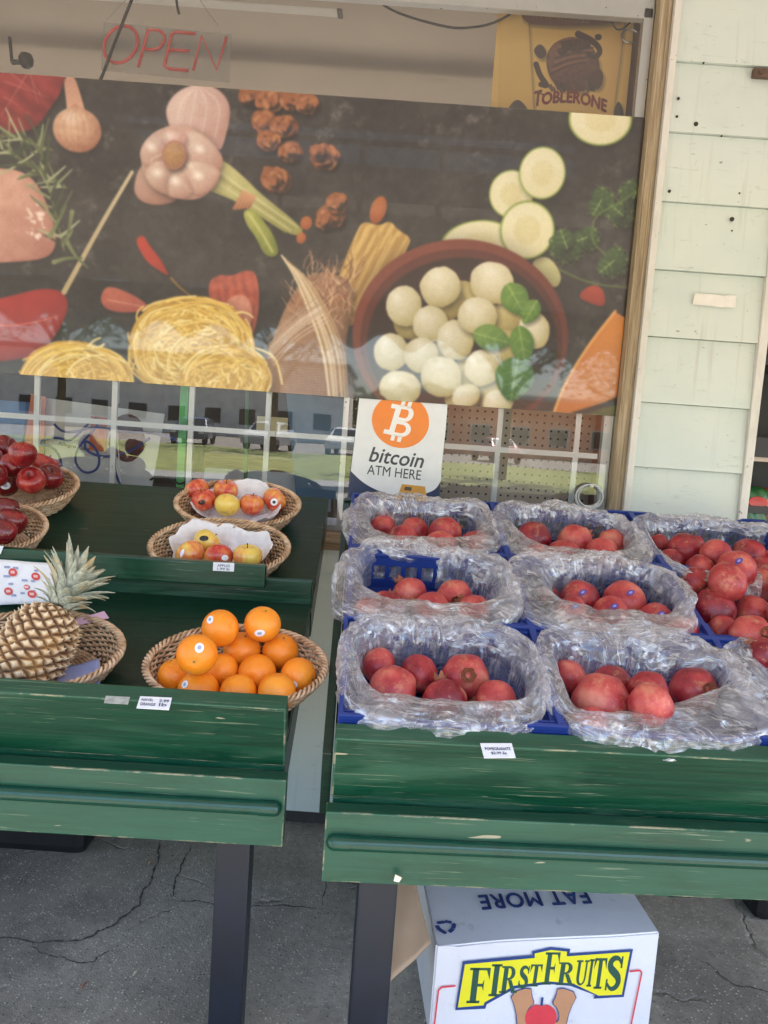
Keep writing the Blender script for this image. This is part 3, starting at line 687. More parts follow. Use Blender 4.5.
# brown slide bolt, nail holes on the cladding
p = atY(768, 75, -.02)
b = MB(); b.box(p.x - .052, p.x + .06, -.032, -.0125, p.z - .013, p.z + .016, bev=.003); b.box(p.x - .036, p.x - .026, -.037, -.032, p.z - .004, p.z + .006)
b.build('slide_bolt', simple('rusty_bolt', lin(96, 74, 62), .6, .3), shop)
for x, y, r in ((678, 99, .0045), (676.5, 117, .004), (695.5, 124.5, .007), (669, 191.5, .005), (739, 193.5, .0025), (731.5, 219.5, .007), (731.5, 231, .0025), (721, 136.5, .003), (703, 63.5, .003)):
    q = atY(x, y, -.014); b = MB(); b.lathe([(0, .004), (r, .0035), (r * 1.1, 0)], 10, M=TR(q.x, -.0165, q.z) @ RX(90)); b.build('nail_head', M['nail'], shop)
# awning over the stalls
aw = MB()
def awz(y): return 3.2 + (2.38 - 3.2) * (-y) / 2.85
aw.grid(lambda u, v: (-5.2 + 10.6 * u, -2.85 * v, awz(-2.85 * v) - .02 * math.sin(PI * v) + .004 * math.sin(u * 90)), 60, 10)
def val(u, v):
    x = -5.2 + 10.6 * u; sc = .055 + .055 * math.sin(x * 2 * PI / .40)
    return (x, -2.85 - .01 * v + .012 * math.sin(u * 70) * v, 2.38 - v * (.25 + sc))
aw.grid(val, 400, 4)
t = NT('awning_fabric'); c_ = lin(182, 172, 166); t.set(Base_Color=c_, Roughness=.9); tl = t.node('ShaderNodeBsdfTranslucent'); tl.inputs[0].default_value = lin(200, 188, 176); mx = t.node('ShaderNodeMixShader'); mx.inputs[0].default_value = .10
t.link(t.b.outputs[0], mx.inputs[1]); t.link(tl.outputs[0], mx.inputs[2]); t.link(mx.outputs[0], t.out.inputs[0])
aw.build('awning', t.m, shop)
for x in (-5.1, -2.9, 2.9, 5.1):
    for z in (3.16,): b = MB(); b.tube([(x, -.02, z), (x, -2.83, 2.36)], .016); b.build('awning_strut', M['awning_metal'], shop)

# torn strip of white tape on the cladding
c0, c1, c2, c3 = [atY(*q, -.0165) for q in ((694, 294), (736, 296), (735, 308), (692, 305))]
tp = MB(); N_ = 14
def tape(u, v):
    a = c0.lerp(c1, u); d = c3.lerp(c2, u); p = a.lerp(d, v)
    if v in (0, 1): p = p + Vector((0, 0, .0012 * math.sin(u * 7) + .0008 * math.sin(u * 17)))
    return (p.x, -.0215 - .001 * math.sin(u * 25), p.z)
tp.grid(tape, 24, 2); tag(tp.build('tape_strip', simple('white_tape', lin(226, 222, 214), .5, .04)), 'torn strip of white tape stuck on the pale clapboard', 'tape')

# ------------------------------------------------------------------ things on and behind the window
pm = print_material('food_poster_print', paint_food_poster(), .32, .008, 1.0)
b = MB(); b.add([(PX0, PY, PZ0), (PX1, PY, PZ0), (PX1, PY, PZ1), (PX0, PY, PZ1), (PX0, PY + .0008, PZ0), (PX1, PY + .0008, PZ0), (PX1, PY + .0008, PZ1), (PX0, PY + .0008, PZ1)],
               [(0, 1, 2, 3), (0, 4, 5, 1), (1, 5, 6, 2), (2, 6, 7, 3), (3, 7, 4, 0)])
o = b.build('window_poster', pm, uv=lambda p: ((p[0] - PX0) / (PX1 - PX0), (p[2] - PZ0) / (PZ1 - PZ0)))
tag(o, 'wide food picture poster of garlic, pasta and mozzarella across the window', 'poster')

# ice cream poster
im = print_material('tub_poster_print', paint_icecream(), .4)
b = MB(); b.add([(ICE[0], ICE_Y, ICE[2]), (ICE[1], ICE_Y, ICE[2]), (ICE[1], ICE_Y, ICE[3]), (ICE[0], ICE_Y, ICE[3]), (ICE[0], ICE_Y + .002, ICE[2]), (ICE[1], ICE_Y + .002, ICE[2]), (ICE[1], ICE_Y + .002, ICE[3]), (ICE[0], ICE_Y + .002, ICE[3])],
               [(0, 1, 2, 3), (0, 4, 5, 1), (1, 5, 6, 2), (2, 6, 7, 3), (3, 7, 4, 0)])
ice = b.build('ice_cream_poster', im, uv=lambda p: ((p[0] - ICE[0]) / (ICE[1] - ICE[0]), (p[2] - ICE[2]) / (ICE[3] - ICE[2])))
tag(ice, 'yellow ice cream tub poster with chocolate scoop behind the glass', 'poster')
a, c = atY(534, 92, ICE_Y), atY(607, 106, ICE_Y)
tm = MB(); zc = (a.z + c.z) / 2; hh = .044
fit_text(tm, 'TOBLERONE', a.x, c.x, zc - hh / 2, zc + hh / 2, Matrix.Translation((0, ICE_Y - .0025, 0)) @ RX(90), bold=.06, warp=lambda x, y: (x, y + .006 - 1.4 * (x - (a.x + c.x) / 2) ** 2 * 1.0 + (.012 if x < a.x + .03 and y > zc else 0)))
tm.build('lettering', simple('maroon_ink', lin(122, 36, 34), .5), ice)
M['lid_ink'] = simple('lid_ink', lin(150, 104, 80), .5)
a, c = atY(533, 16, ICE_Y), atY(590, 18, ICE_Y); W_ = c.x - a.x
for word_, f0, f1 in (('NEW', 0, .34), ('HOUSE', .44, 1)):
    tm = MB(); fit_text(tm, word_, a.x + W_ * f0, a.x + W_ * f1, a.z - .012, a.z + .004, Matrix.Translation((0, ICE_Y - .0015, 0)) @ RX(90), spacing=1.3); tm.build('lettering', M['lid_ink'], ice)

# OPEN sign: clear panel with red tubes
OY = .17
A, B_, C_, D_ = [atY(*q, OY) for q in ((104, 22), (231, 34), (229, 82), (101, 70))]
sg = empty('open_sign', (0, OY, A.z), 'clear panel sign with red tube letters reading OPEN', 'sign')
def loc(o, p): return Vector(p) - o.matrix_world.translation
pan = MB(); q = [loc(sg, p) for p in (A, B_, C_, D_)]; pan.add([tuple(v) for v in q] + [(v.x, .005, v.z) for v in q], [(0, 1, 2, 3), (7, 6, 5, 4), (0, 4, 5, 1), (1, 5, 6, 2), (2, 6, 7, 3), (3, 7, 4, 0)])
t = NT('clear_acrylic'); tr = t.node('ShaderNodeBsdfTransparent'); tr.inputs[0].default_value = (.93, .93, .93, 1); gl = t.node('ShaderNodeBsdfDiffuse'); gl.inputs[0].default_value = (.5, .47, .44, 1)
mx = t.node('ShaderNodeMixShader'); mx.inputs[0].default_value = .22; t.link(tr.outputs[0], mx.inputs[1]); t.link(gl.outputs[0], mx.inputs[2]); t.link(mx.outputs[0], t.out.inputs[0]); M['acrylic'] = t.m
pan.build('panel', M['acrylic'], sg)
def P3(x, y, off=-.008): return loc(sg, atY(x, y, OY)) + Vector((0, off, 0))
M['red_tube'] = simple('red_tube', lin(232, 84, 78), .12, .08); M['tube_shine'] = simple('tube_pink', lin(236, 170, 160), .3)
def letter(paths, name='letter'):
    m = MB()
    for pth, cl in paths:
        m.tube([P3(*p) for p in pth], .0052, 10, closed=cl)
    m.build(name, M['red_tube'], sg, smooth=True)
O_ = [(121.5 + 16.5 * math.cos(a) * 1.0 + (-3.5) * math.sin(a), 45.5 + 18.5 * math.sin(a)) for a in [2 * PI * k / 28 for k in range(28)]]
letter([(O_, True)])
letter([([(139, 68), (149, 31), (160, 31.5), (165, 36), (165, 42), (160, 49), (154, 51), (145, 50)], False)])
letter([([(196, 35), (176, 33), (172, 36), (165, 67), (170, 70), (189, 71.5)], False), ([(170, 51), (190, 52)], False)])
letter([([(194, 71), (202, 37), (217, 71), (227, 38)], False)])
cd = MB(); cd.tube([P3(106, 23), P3(120, 8), P3(134, -6)], .0012, 5); M['cord'] = simple('clear_cord', lin(176, 170, 160), .4); cd.build('hanging_cord', M['cord'], sg); cd = MB(); cd.tube([P3(219, 27), P3(208, 12), P3(196, -6)], .0012, 5); cd.build('hanging_cord', M['cord'], sg)

# fluorescent batten inside
e0, e1 = atY(342, 14, .42), atY(342, -5, .42)
lt = empty('strip_light', (e0.x - .61, .42, e0.z), 'white fluorescent batten light hanging at the top of window', 'light')
b = MB(); b.box(-.60, .592, -.03, .03, .0, .05, bev=.006); b.build('tube_housing', simple('cream_enamel', lin(250, 246, 236), .35, .03), lt)
b = MB(); b.box(.593, .612, -.032, .032, -.003, .055, bev=.003); b.build('end_cap', simple('grey_cap', lin(92, 90, 86), .5), lt)
b = MB(); b.box(-.2, -.18, -.01, .01, .05, .25); b.build('bracket', M['black'], lt); b = MB(); b.box(.3, .32, -.01, .01, .05, .25); b.build('bracket', M['black'], lt)

# black cables hung at the window top
def cable(name, pts, Y, r, label, mat=None, extra=None):
    m = MB(); P = chaikin3([atY(x, y, Y) for x, y in pts], 3); m.tube(P, r, 8)
    o = m.build(name, mat or M['black'], smooth=True); return tag(o, label, 'cable')
def chaikin3(P, it):
    P = [Vector(p) for p in P]
    for _ in range(it):
        q = [P[0]]
        for a, b in zip(P[:-1], P[1:]): q += [a.lerp(b, .25), a.lerp(b, .75)]
        P = q + [P[-1]]
    return P
cable('power_cable', [(134, -6), (126, 14), (112, 50), (100, 82), (90, 101)], .13, .0055, 'thick black cable dangling in front of OPEN sign')
cable('power_cable', [(176, -6), (177, 6), (179, 14)], .14, .0045, 'short black cable end at the top above OPEN sign')
cable('power_cable', [(370, -6), (392, 12), (440, 26), (462, 29), (495, 24), (522, 6)], .15, .0042, 'black cable swagged across top right of the window')
cable('power_cable', [(612, 22), (616, 30), (624, 29), (634, 18)], .15, .003, 'thin dark cable loop hanging at top right corner of the window')
hk = MB(); q = atY(630, 36, .15); hk.tube([(q.x + .028 * math.cos(a), .15, q.z + .022 * math.sin(a)) for a in [2 * PI * k / 20 * .8 + .6 for k in range(20)]], .003, 6)
tag(hk.build('wire_hook', simple('steel_wire', lin(150, 146, 140), .3, metal=.8)), 'bent steel wire hook at top right corner of the window', 'hook')
# small dark camera at the left
q = atY(26, 62, .2); cm = empty('security_camera', (q.x, .2, q.z), 'small black camera above the poster at far left', 'camera')
b = MB(); b.lathe([(.0, .03), (.02, .026), (.026, .01), (.024, -.008), (.012, -.02), (0, -.022)], 18); b.build('dome', M['black'], cm, smooth=True)
b = MB(); b.tube([(0, 0, .0), (-.05, 0, -.004)], .009); b.tube([(-.05, 0, -.004), (-.06, 0, .08)], .006); b.build('arm', M['black'], cm)

# bitcoin sign hung on the outside of the glass
SY = .0405
def S3(x, y, off=0.0): p = atY(x, y, SY); return (p.x, SY + off, p.z)
bs = empty('hanging_sign', S3(400, 500), 'white bitcoin ATM HERE sign with orange coin under the food poster', 'sign')
def sheet(pts, name, mat, off, th=.0006):
    L = [Vector(S3(*p)) - bs.matrix_world.translation for p in pts]
    m = MB(); m.prism([(v.x, v.z) for v in L], 0, th, M=Matrix.Translation((0, -off + 0, 0)) @ RX(90)); return m.build(name, mat, bs)
edge_r = [(448, 404), (446, 430), (442, 465), (438, 512)]; edge_l = [(346, 512), (350, 472), (355, 435), (359, 398)]
sheet(edge_r + edge_l, 'navy_backing', simple('navy_print', lin(40, 52, 84), .35, .1), 0)
sheet([(447.6, 404), (445.6, 430), (441.7, 466), (440.8, 480)] + chaikin([(440.8, 481), (436, 489), (428, 493), (416, 495.5), (403, 496), (390, 494.5), (376, 490), (362, 482), (350.8, 471)], 2, False) + [ (355.3, 435), (359.3, 398)], 'white_face', simple('white_vinyl', lin(226, 228, 230), .3, .04), .0011)
cx, cy = 400.5, 421; coin = [(cx + 28.6 * math.cos(a) * 1.0 + 1.2 * math.sin(a), cy + 27 * math.sin(a)) for a in [2 * PI * k / 48 for k in range(48)]]
sheet(coin, 'coin', simple('orange_print', lin(238, 134, 44), .35, .04), .0018)
bm_ = MB(); wp = lambda u, v: (cx + (u * 1.0 - v * .30) * 27, cy + (u * .20 + v) * 27)   # tilted B
def bpoly(pts):
    L = [Vector(S3(*wp(*p))) - bs.matrix_world.translation for p in pts]; bm_.prism([(v.x, v.z) for v in L], 0, .0006, M=Matrix.Translation((0, -.0025, 0)) @ RX(90))
def arcb(cx_, cy_, rx, ry, a0, a1, n=10): return [(cx_ + rx * math.cos(rad(a0 + (a1 - a0) * k / n)), cy_ + ry * math.sin(rad(a0 + (a1 - a0) * k / n))) for k in range(n + 1)]
bpoly([(-.30, -.55), (-.10, -.55), (-.10, .55), (-.30, .55)]); bpoly([(-.48, -.55), (-.30, -.55), (-.30, -.39), (-.48, -.39)]); bpoly([(-.48, .39), (-.30, .39), (-.30, .55), (-.48, .55)])
for y0, y1, rx in ((-.55, -.002, .25), (.002, .55, .32)):
    ym, ry = (y0 + y1) / 2, (y1 - y0) / 2
    bpoly([(-.10, y0), (.14, y0)] + arcb(.14, ym, rx, ry, -90, 90) + [(.14, y1), (-.10, y1), (-.10, y1 - .12), (.12, y1 - .12)] + arcb(.12, ym, rx - .16, ry - .12, 90, -90) + [(.12, y0 + .12), (-.10, y0 + .12)])
for x in (-.16, .08):
    bpoly([(x, -.74), (x + .14, -.74), (x + .14, -.53), (x, -.53)]); bpoly([(x, .53), (x + .14, .53), (x + .14, .74), (x, .74)])
bm_.build('coin_symbol', simple('white_print', lin(240, 238, 236), .35, .02), bs)
def sign_text(s, p0, p1, h, name, mat, **kw):
    a = Vector(S3(*p0)) - bs.matrix_world.translation; c = Vector(S3(*p1)) - bs.matrix_world.translation
    ang = math.atan2(c.z - a.z, c.x - a.x); L = (c - a).length
    m = MB(); fit_text(m, s, 0, L, 0, h, Matrix.Translation((a.x, -.0019, a.z)) @ RY(-math.degrees(ang)) @ RX(90), **kw); m.build(name, mat, bs)
M['charcoal_ink'] = simple('charcoal_ink', lin(62, 66, 72), .45)
sign_text('bitcoin', (368.5, 461.5), (423, 468.5), .054, 'lettering', M['charcoal_ink'], bold=.018, shear=.22)
sign_text('ATM HERE', (366.8, 474), (420.5, 480), .034, 'lettering', M['charcoal_ink'], bold=.004)
sheet([(402, 484), (425, 486.5), (428, 506), (394, 506)], 'kiosk_picture', simple('kiosk_orange', lin(206, 150, 62), .35, .1), .0019)
sheet([(403, 493), (417, 494.5), (414.5, 502), (400, 500.5)], 'kiosk_screen', simple('kiosk_screen_ink', lin(36, 44, 64), .3), .0026)
km = MB()
for i in range(4):
    for j in range(2):
        c_ = S3(404.6 + i * 3.0 - j * 1.0, 495.3 + j * 3.2 + i * .25); v = Vector(c_) - bs.matrix_world.translation; km.box(v.x - .003, v.x + .003, -.0040, -.0033, v.z - .0035, v.z + .0035)
km.build('kiosk_keys', simple('key_white', lin(230, 230, 226), .4), bs)
sheet([(405, 486.5), (412, 487.3), (411, 490.8), (404, 490)], 'kiosk_slot', simple('kiosk_slot_ink', lin(90, 74, 60), .4), .0026)

# pegboard
def mat_peg():
    t = NT('pegboard'); sp = t.node('ShaderNodeSeparateXYZ'); t.link(t.co(), sp.inputs[0])
    def fr(s): return t.math('ABSOLUTE', t.math('SUBTRACT', t.math('FRACT', t.math('MULTIPLY', s, 1 / .029)), .5))
    d = t.math('POWER', t.math('ADD', t.math('POWER', fr(sp.outputs[0]), 2.0), t.math('POWER', fr(sp.outputs[2]), 2.0)), .5)
    hole = t.rampf(d, .13, .17, 1, 0); c = t.mix(t.rampf(t.noise(6), .3, .7), lin(186, 170, 154), lin(204, 190, 174))
    t.set(Base_Color=t.mix(hole, c, lin(40, 34, 30)), Roughness=.7); return t.m
a, c = atY(441, 460, .3), atY(604, 470, .3)
b = MB(); b.box(a.x, c.x, .3, .306, 1.05, 1.75); tag(b.build('pegboard', mat_peg()), 'brown pegboard with rows of holes behind the glass', 'pegboard')
b = MB(); a, c = atY(604, 470, .27), atY(640, 470, .27); b.box(a.x, c.x, .27, .295, 1.05, 1.9); tag(b.build('white_panel', simple('grey_white_panel', lin(190, 188, 184), .6)), 'narrow pale grey panel at the right end of pegboard', 'panel')
# coil of white wire hanging on the last bar
q = atY(588, 496, .05); cw = empty('wire_coil', (q.x, .05, q.z), 'coil of white wire hung on the window bar beside pegboard', 'wire')
b = MB()
for k in range(6):
    rr = .040 + .0035 * (k % 3); oy = -.012 - .004 * k
    b.tube([(rr * math.cos(a) + .003 * math.sin(k * 2.1), oy + .003 * math.sin(3 * a + k), .95 * rr * math.sin(a) + .003 * math.cos(k * 1.7)) for a in [2 * PI * i / 36 for i in range(36)]], .0028, 6, closed=True)
b.build('coil', simple('white_wire', lin(206, 208, 206), .4, .05), cw, smooth=True)
b = MB(); b.box(-.006, .006, -.042, -.004, .034, .044); b.build('tie', M['white'], cw)

# leaning boards, bags and cords on the display ledge
def card(name, quad, Y, mat, label, cat, th=.006):
    P = [atY(x, y, Y) for x, y in quad]; m = MB(); m.prism([(p.x, p.z) for p in P], 0, th, M=Matrix.Translation((0, Y + th, 0)) @ RX(90)); o = m.build(name, mat); return tag(o, label, cat)
LB = empty('display_card', (atY(120, 480, .24).x, .24, 1.045), 'white display card with chocolate cookie picture leaning in the window', 'card')
def lcard(quad, name, mat, off, th=.002):
    P = [atY(x, y, .24) - LB.matrix_world.translation for x, y in quad]; m = MB(); m.prism([(p.x, p.z) for p in P], 0, th, M=Matrix.Translation((0, -off, 0)) @ RX(90)); m.build(name, mat, LB)
lcard([(46, 398), (165, 414), (150, 500), (46, 494)], 'board', simple('card_white', lin(214, 214, 212), .5, .05), 0, .006)
lcard([(118 + 18 * math.cos(a) * (1 + .08 * math.sin(5 * a)) + 10, 438 + 24 * math.sin(a)) for a in [2 * PI * k / 24 for k in range(24)]], 'cookie_picture', simple('cookie_print', lin(92, 58, 46), .5, .5, 50), .0075)
lcard([(92, 416), (108, 418), (107, 452), (90, 450)], 'orange_patch', simple('orange_patch', lin(226, 120, 70), .5, .1), .0085)
a, c = atY(59, 446, .24) - LB.matrix_world.translation, atY(90, 452, .24) - LB.matrix_world.translation
m = MB(); fit_text(m, 'Allegro Oats', 0, (c - a).length, 0, .018, Matrix.Translation((a.x, -.0095, a.z)) @ RY(math.degrees(-math.atan2(c.z - a.z, c.x - a.x))) @ RX(90), bold=.015); m.build('lettering', M['black'], LB)
card('orange_folder', [(31, 394), (46, 397), (42, 470), (22, 462)], .20, simple('orange_card', lin(214, 130, 100), .5, .1), 'faded orange folder standing left of the display card', 'folder')
card('blue_box', [(-30, 398), (26, 402), (20, 470), (-30, 466)], .30, simple('blue_carton', lin(86, 124, 170), .5, .3, 12), 'blue carton at far left behind the window', 'box', .12)
card('green_post', [(180.5, 384), (189, 385), (183, 488), (176, 487)], .16, simple('green_post_paint', lin(96, 188, 100), .4, .2, 14), 'bright green post standing behind the window glass', 'post', .012)
card('green_post', [(245.5, 384), (249, 384), (247, 486), (243.5, 486)], .30, simple('dark_green_post_paint', lin(80, 116, 76), .5, .2), 'thin dull green post behind the window', 'post', .012)
card('note_card', [(257, 416), (288, 418), (287, 436), (256, 434)], .24, simple('cream_note', lin(222, 208, 164), .6, .05), 'cream note card hanging inside the window above apples', 'card', .002)
card('wooden_crate', [(205, 452), (300, 462), (298, 500), (200, 494)], .5, mat_wood('crate_wood', (110, 84, 60), (150, 118, 88), (176, 146, 114), 0), 'low wooden crate on the ledge behind apple baskets', 'crate', .2)
card('freezer_chest', [(205, 468), (330, 476), (330, 512), (200, 505)], .40, simple('freezer_white', lin(196, 198, 200), .35, .04), 'white chest lid behind the glass beside the crate', 'chest', .06)
card('blue_reflection_panel', [(286, 392), (348, 400), (338, 500), (296, 496)], .34, simple('reflection_blue', lin(92, 122, 150), .4, .15, 8), 'dull blue cooler stand-in behind the glass left of bitcoin sign', 'reflection', .1)  # solid panel standing in for a blue-clad figure mirrored in the glass
M['blue_cord'] = simple('blue_cord', lin(52, 74, 140), .4, .1)
def cord(pts, label, Y=.185, r=.0048, mat=None): return cable('extension_cord', pts, Y, r, label, mat or M['blue_cord'])
cord([(38, 452), (40, 440), (58, 437), (70, 442), (82, 430), (96, 416), (100, 424), (78, 446), (74, 462), (84, 474), (98, 470), (100, 456), (92, 444), (84, 440), (86, 452), (106, 458), (130, 452), (150, 438)], 'blue cord looped over the white display card')
cord([(54, 424), (62, 432), (76, 432), (96, 426), (120, 432), (150, 432), (180, 440), (186, 456)], 'blue cord running along to the green post', .178)
cord([(38, 444), (52, 446), (60, 456), (62, 470), (56, 486)], 'blue cord falling behind the red apples', .172)
cord([(114, 462), (116, 476), (122, 488)], 'blue cord end hanging below the cookie picture', .17)
cord([(150, 480), (160, 474), (172, 478), (180, 486), (192, 476), (204, 446)], 'dark cord curled at the foot of the green post', .14, .004, M['black'])
b = MB(); a = atY(116, 384, .11); c = atY(117.5, 404, .11); b.box(a.x - .011, a.x + .011, .1, .12, c.z, a.z + .02, bev=.004); d = atY(120.5, 482, .11); 
pl = empty('blind_cord', (a.x, .11, c.z), 'white blind cord with pull weight hanging in window', 'cord')
for v_i in range(len(b.v)): b.v[v_i] = tuple(Vector(b.v[v_i]) - Vector((a.x, .11, c.z)))
b.build('pull_weight', M['white_bar'], pl)
b = MB(); b.tube([(0, 0, 0), (d.x - a.x, 0, d.z - c.z)], .002, 6); b.build('string', M['white_bar'], pl)

# shelves just inside the open doorway at the right
rk = empty('snack_rack', (1.55, .5, .1), 'dark snack rack inside the doorway at far right', 'rack')
b = MB(); b.box(-.5, .7, .3, .33, 0, 2.3); 
for z, h_ in ((.30, .03), (.72, .03), (1.12, .03), (1.35, .08), (1.72, .03)): b.box(-.5, .7, -.05, .3, z, z + h_)
b.build('shelving', simple('dark_rack', lin(34, 33, 36), .4, .2), rk)
def snack_bag(x, y, z, w, h, col, spot, rz, label):
    t_ = empty('snack_bag', Matrix.Translation((x, y, z)) @ RZ(rz) @ RX(-8), label, 'snack bag', 'snack bags on the rack')
    def fn(s):
        def f(u, v):
            a = u * 2 - 1; b_ = v * 2 - 1; k = max(0, (1 - abs(a) ** 4)) ** .6 * max(0, (1 - abs(b_) ** 6)) ** .7
            return (a * w / 2, s * (.035 * k + .003 * math.sin(9 * a + 5 * b_) * k), v * h + .004 * math.sin(a * 6))
        return f
    m = MB(); m.grid(fn(-1), 14, 18); m.grid(fn(1), 14, 18); m.build('pouch', simple('bag_foil', col, .25, .25, 18, .3, spec=.7), t_, smooth=True)
    m = MB(); m.lathe([(0, .004), (w * .26, .003), (w * .28, 0)], 20, M=Matrix.Translation((0, -.0365, h * .62)) @ RX(90) @ Matrix.Diagonal((1, .55, 1, 1))); m.build('emblem', simple('bag_emblem', spot, .3), t_)
q = atY(752, 528, .42)
for (px, py, col, spot, rz, lb) in ((752, 523, lin(34, 104, 54), lin(206, 60, 46), 8, 'green snack bag with red oval at the left of the rack'), (771, 530, lin(160, 52, 42), lin(220, 170, 60), -14, 'red brown snack bag leaning right of the green bag'), (800, 528, lin(30, 60, 130), lin(230, 230, 220), 0, 'blue snack bag farthest right on the rack')):
    q = atY(px, py, .42); snack_bag(q.x + .035, .49, 1.152, .16, .175, col, spot, rz, lb)
q = atY(762, 448, .40)
b = MB(); b.box(q.x - .06, q.x + .16, .47, .59, 1.432, 1.525, bev=.004)
o = b.build('snack_box', simple('pale_carton', lin(226, 206, 190), .4, .1)); tag(o, 'pale carton on the middle shelf of the dark snack rack', 'box')
# ------------------------------------------------------------------ display tables
SL = 20.4; TS = math.tan(rad(SL))
def table_frame(x, y, rz): return Matrix.Translation((x, y, 0)) @ RZ(rz)
def rail(mb, x0, x1, y, z, r=.0145):
    pts = [(x0, y, z), (x1, y, z)]; mb.tube(pts, r, 14)
def ball(mb, x, y, z, r, s):
    mb.lathe([(r * math.cos(a), r * math.sin(a) * 1.2) for a in [PI / 2 * k / 6 for k in range(7)]], 14, M=TR(x, y, z) @ RY(90 * s))
def front_parts(T, L0, L1, zt, seam, s):
    """sloping front board, recessed strip, apron, hand rail; front plane y=0, board top at height zt"""
    S0 = TR(0, 0, zt) @ RX(SL)
    b = MB(); b.box(L0, L1, .0, .042, -.150, .0, M=S0, bev=.004); fb = b.build('front_board', [M['green'], M['green_worn_skylit'], M['green_edge']], T)
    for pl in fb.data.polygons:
        if pl.normal.dot(Vector((0, -math.sin(rad(SL)), math.cos(rad(SL))))) > .9: pl.material_index = 1  # top face paler: wear plus sky sheen put into the colour
        elif pl.area < .02 and max(abs(c_) for c_ in (RX(-SL).to_3x3() @ pl.normal)) < .97: pl.material_index = 2
    b = MB(); b.box(L0 + .004, L1 - .004, .056, .08, zt - .19, zt - .135); b.build('recessed_strip', M['green'], T)
    b = MB(); b.box(L0 - .008, L1 + .008, .006, .046, zt - .288, zt - .148, bev=.003); ab = b.build('apron_board', [M['green_worn_skylit'], M['green_edge']], T)
    for pl in ab.data.polygons:
        if max(abs(c_) for c_ in pl.normal) < .97: pl.material_index = 1
    r_ = MB(); zr = zt - .205
    a, c = L0 + .012, L1 - .012
    rail(r_, a, c, .001, zr); 
    rl = r_.build('hand_rail', M['rail'], T, smooth=True, sharp=40)
    for x, sg_ in ((a, -1), (c, 1)):
        if sg_ == s or s == 0:
            b = MB(); b.lathe([(.0155, -.03), (.0155, 0)] + [(.0155 * math.cos(q), .0155 * math.sin(q)) for q in [PI / 2 * k / 6 for k in range(1, 7)]], 16, M=TR(x, .001, zr) @ RY(90 * sg_)); b.build('end_cap', M['rail'], rl, smooth=True, sharp=50)
M['rail'] = simple('green_rail_gloss', lin(16, 64, 50), .16, .12, 30, .1)

# right table: one long slope
RT = table_frame(-.062, -1.318, 2.6); RZ0 = .876
tR = empty('display_table', RT, 'worn green slanted table full of blue pomegranate crates', 'table', 'green display tables')
LR = 1.36
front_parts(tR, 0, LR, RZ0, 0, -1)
n0 = -.092                                            # shelf surface below the front board top, along the slope normal
SR = RT @ TR(0, .046, RZ0 - .006) @ RX(SL) @ TR(0, 0, n0)   # slope frame of the right shelf: x along, y up the slope, z normal
loc_SR = RT.inverted() @ SR
b = MB(); b.box(.0, LR, -.012, 1.10, -.022, 0, M=loc_SR); b.build('shelf', M['green_shelf'], tR)
b = MB(); b.box(-.022, -.002, -.01, 1.11, -.12, .045, M=loc_SR, bev=.003); b.build('side_board', M['green_shelf'], tR); b = MB(); b.box(LR + .002, LR + .022, -.01, 1.11, -.12, .045, M=loc_SR, bev=.003); b.build('side_board', M['green_shelf'], tR)
b = MB(); b.box(-.02, LR + .02, 1.112, 1.132, -.1, .05, M=loc_SR); b.build('back_board', M['green_shelf'], tR)
def leg(T, x, y, z, w=.078, lean=0):
    m = MB(); m.box(x - w / 2, x + w / 2, y, y + w, 0, z, bev=.004); m.build('leg', M['leg'], T)
for x in (.105, LR - .2): leg(tR, x, .055, .70); leg(tR, x, .95, 1.0)

# left table: two steps
LT = table_frame(-.164, -1.245, 1.2); LZ0 = .897; LL = 1.55
tL = empty('display_table', LT, 'worn green two-step table holding wicker baskets of fruit', 'table', 'green display tables')
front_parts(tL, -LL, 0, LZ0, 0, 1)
SLF = LT @ TR(0, .046, LZ0 - .006) @ RX(SL) @ TR(0, 0, -.104)
lSL = LT.inverted() @ SLF
RIS = .52                                             # slope length of the lower shelf
b = MB(); b.box(-LL, -.004, -.012, RIS, -.02, 0, M=lSL); b.build('lower_shelf', M['green_shelf'], tL)
q0 = lSL @ Vector((0, RIS, 0)); RY_, RZ_ = q0.y, q0.z   # riser position in the table frame
b = MB(); b.box(-LL, -.002, RY_ + .002, RY_ + .03, RZ_ - .03, RZ_ + .062, bev=.003); b.build('riser_board', M['green'], tL)
b = MB(); b.box(-LL, -.125, RY_ - .032, RY_ + .0, RZ_ + .042, RZ_ + .103, bev=.004); b.build('lip_board', M['green'], tL)
SLU = LT @ TR(0, RY_ + .034, RZ_ - .002) @ RX(25)
lSU = LT.inverted() @ SLU
UL = .57
b = MB(); b.box(-LL, -.001, .0, UL, -.022, 0, M=lSU, bev=.002); b.build('upper_shelf', M['green_shelf'], tL)
for q in ((-.022, -.003, -.02, RIS - .01, -.13, -.022, lSL), (-.022, -.003, .0, UL, -.12, -.023, lSU), (-LL, -LL + .02, -.02, RIS - .01, -.13, -.022, lSL)):
    b = MB(); b.box(*q[:6], M=q[6]); b.build('side_board', M['green_shelf'], tL)
for x, x2 in ((-.098, -.234), (-LL + .2, -LL + .2)): leg(tL, x, .058, .70, .07); leg(tL, x2, .85, 1.0, .07)

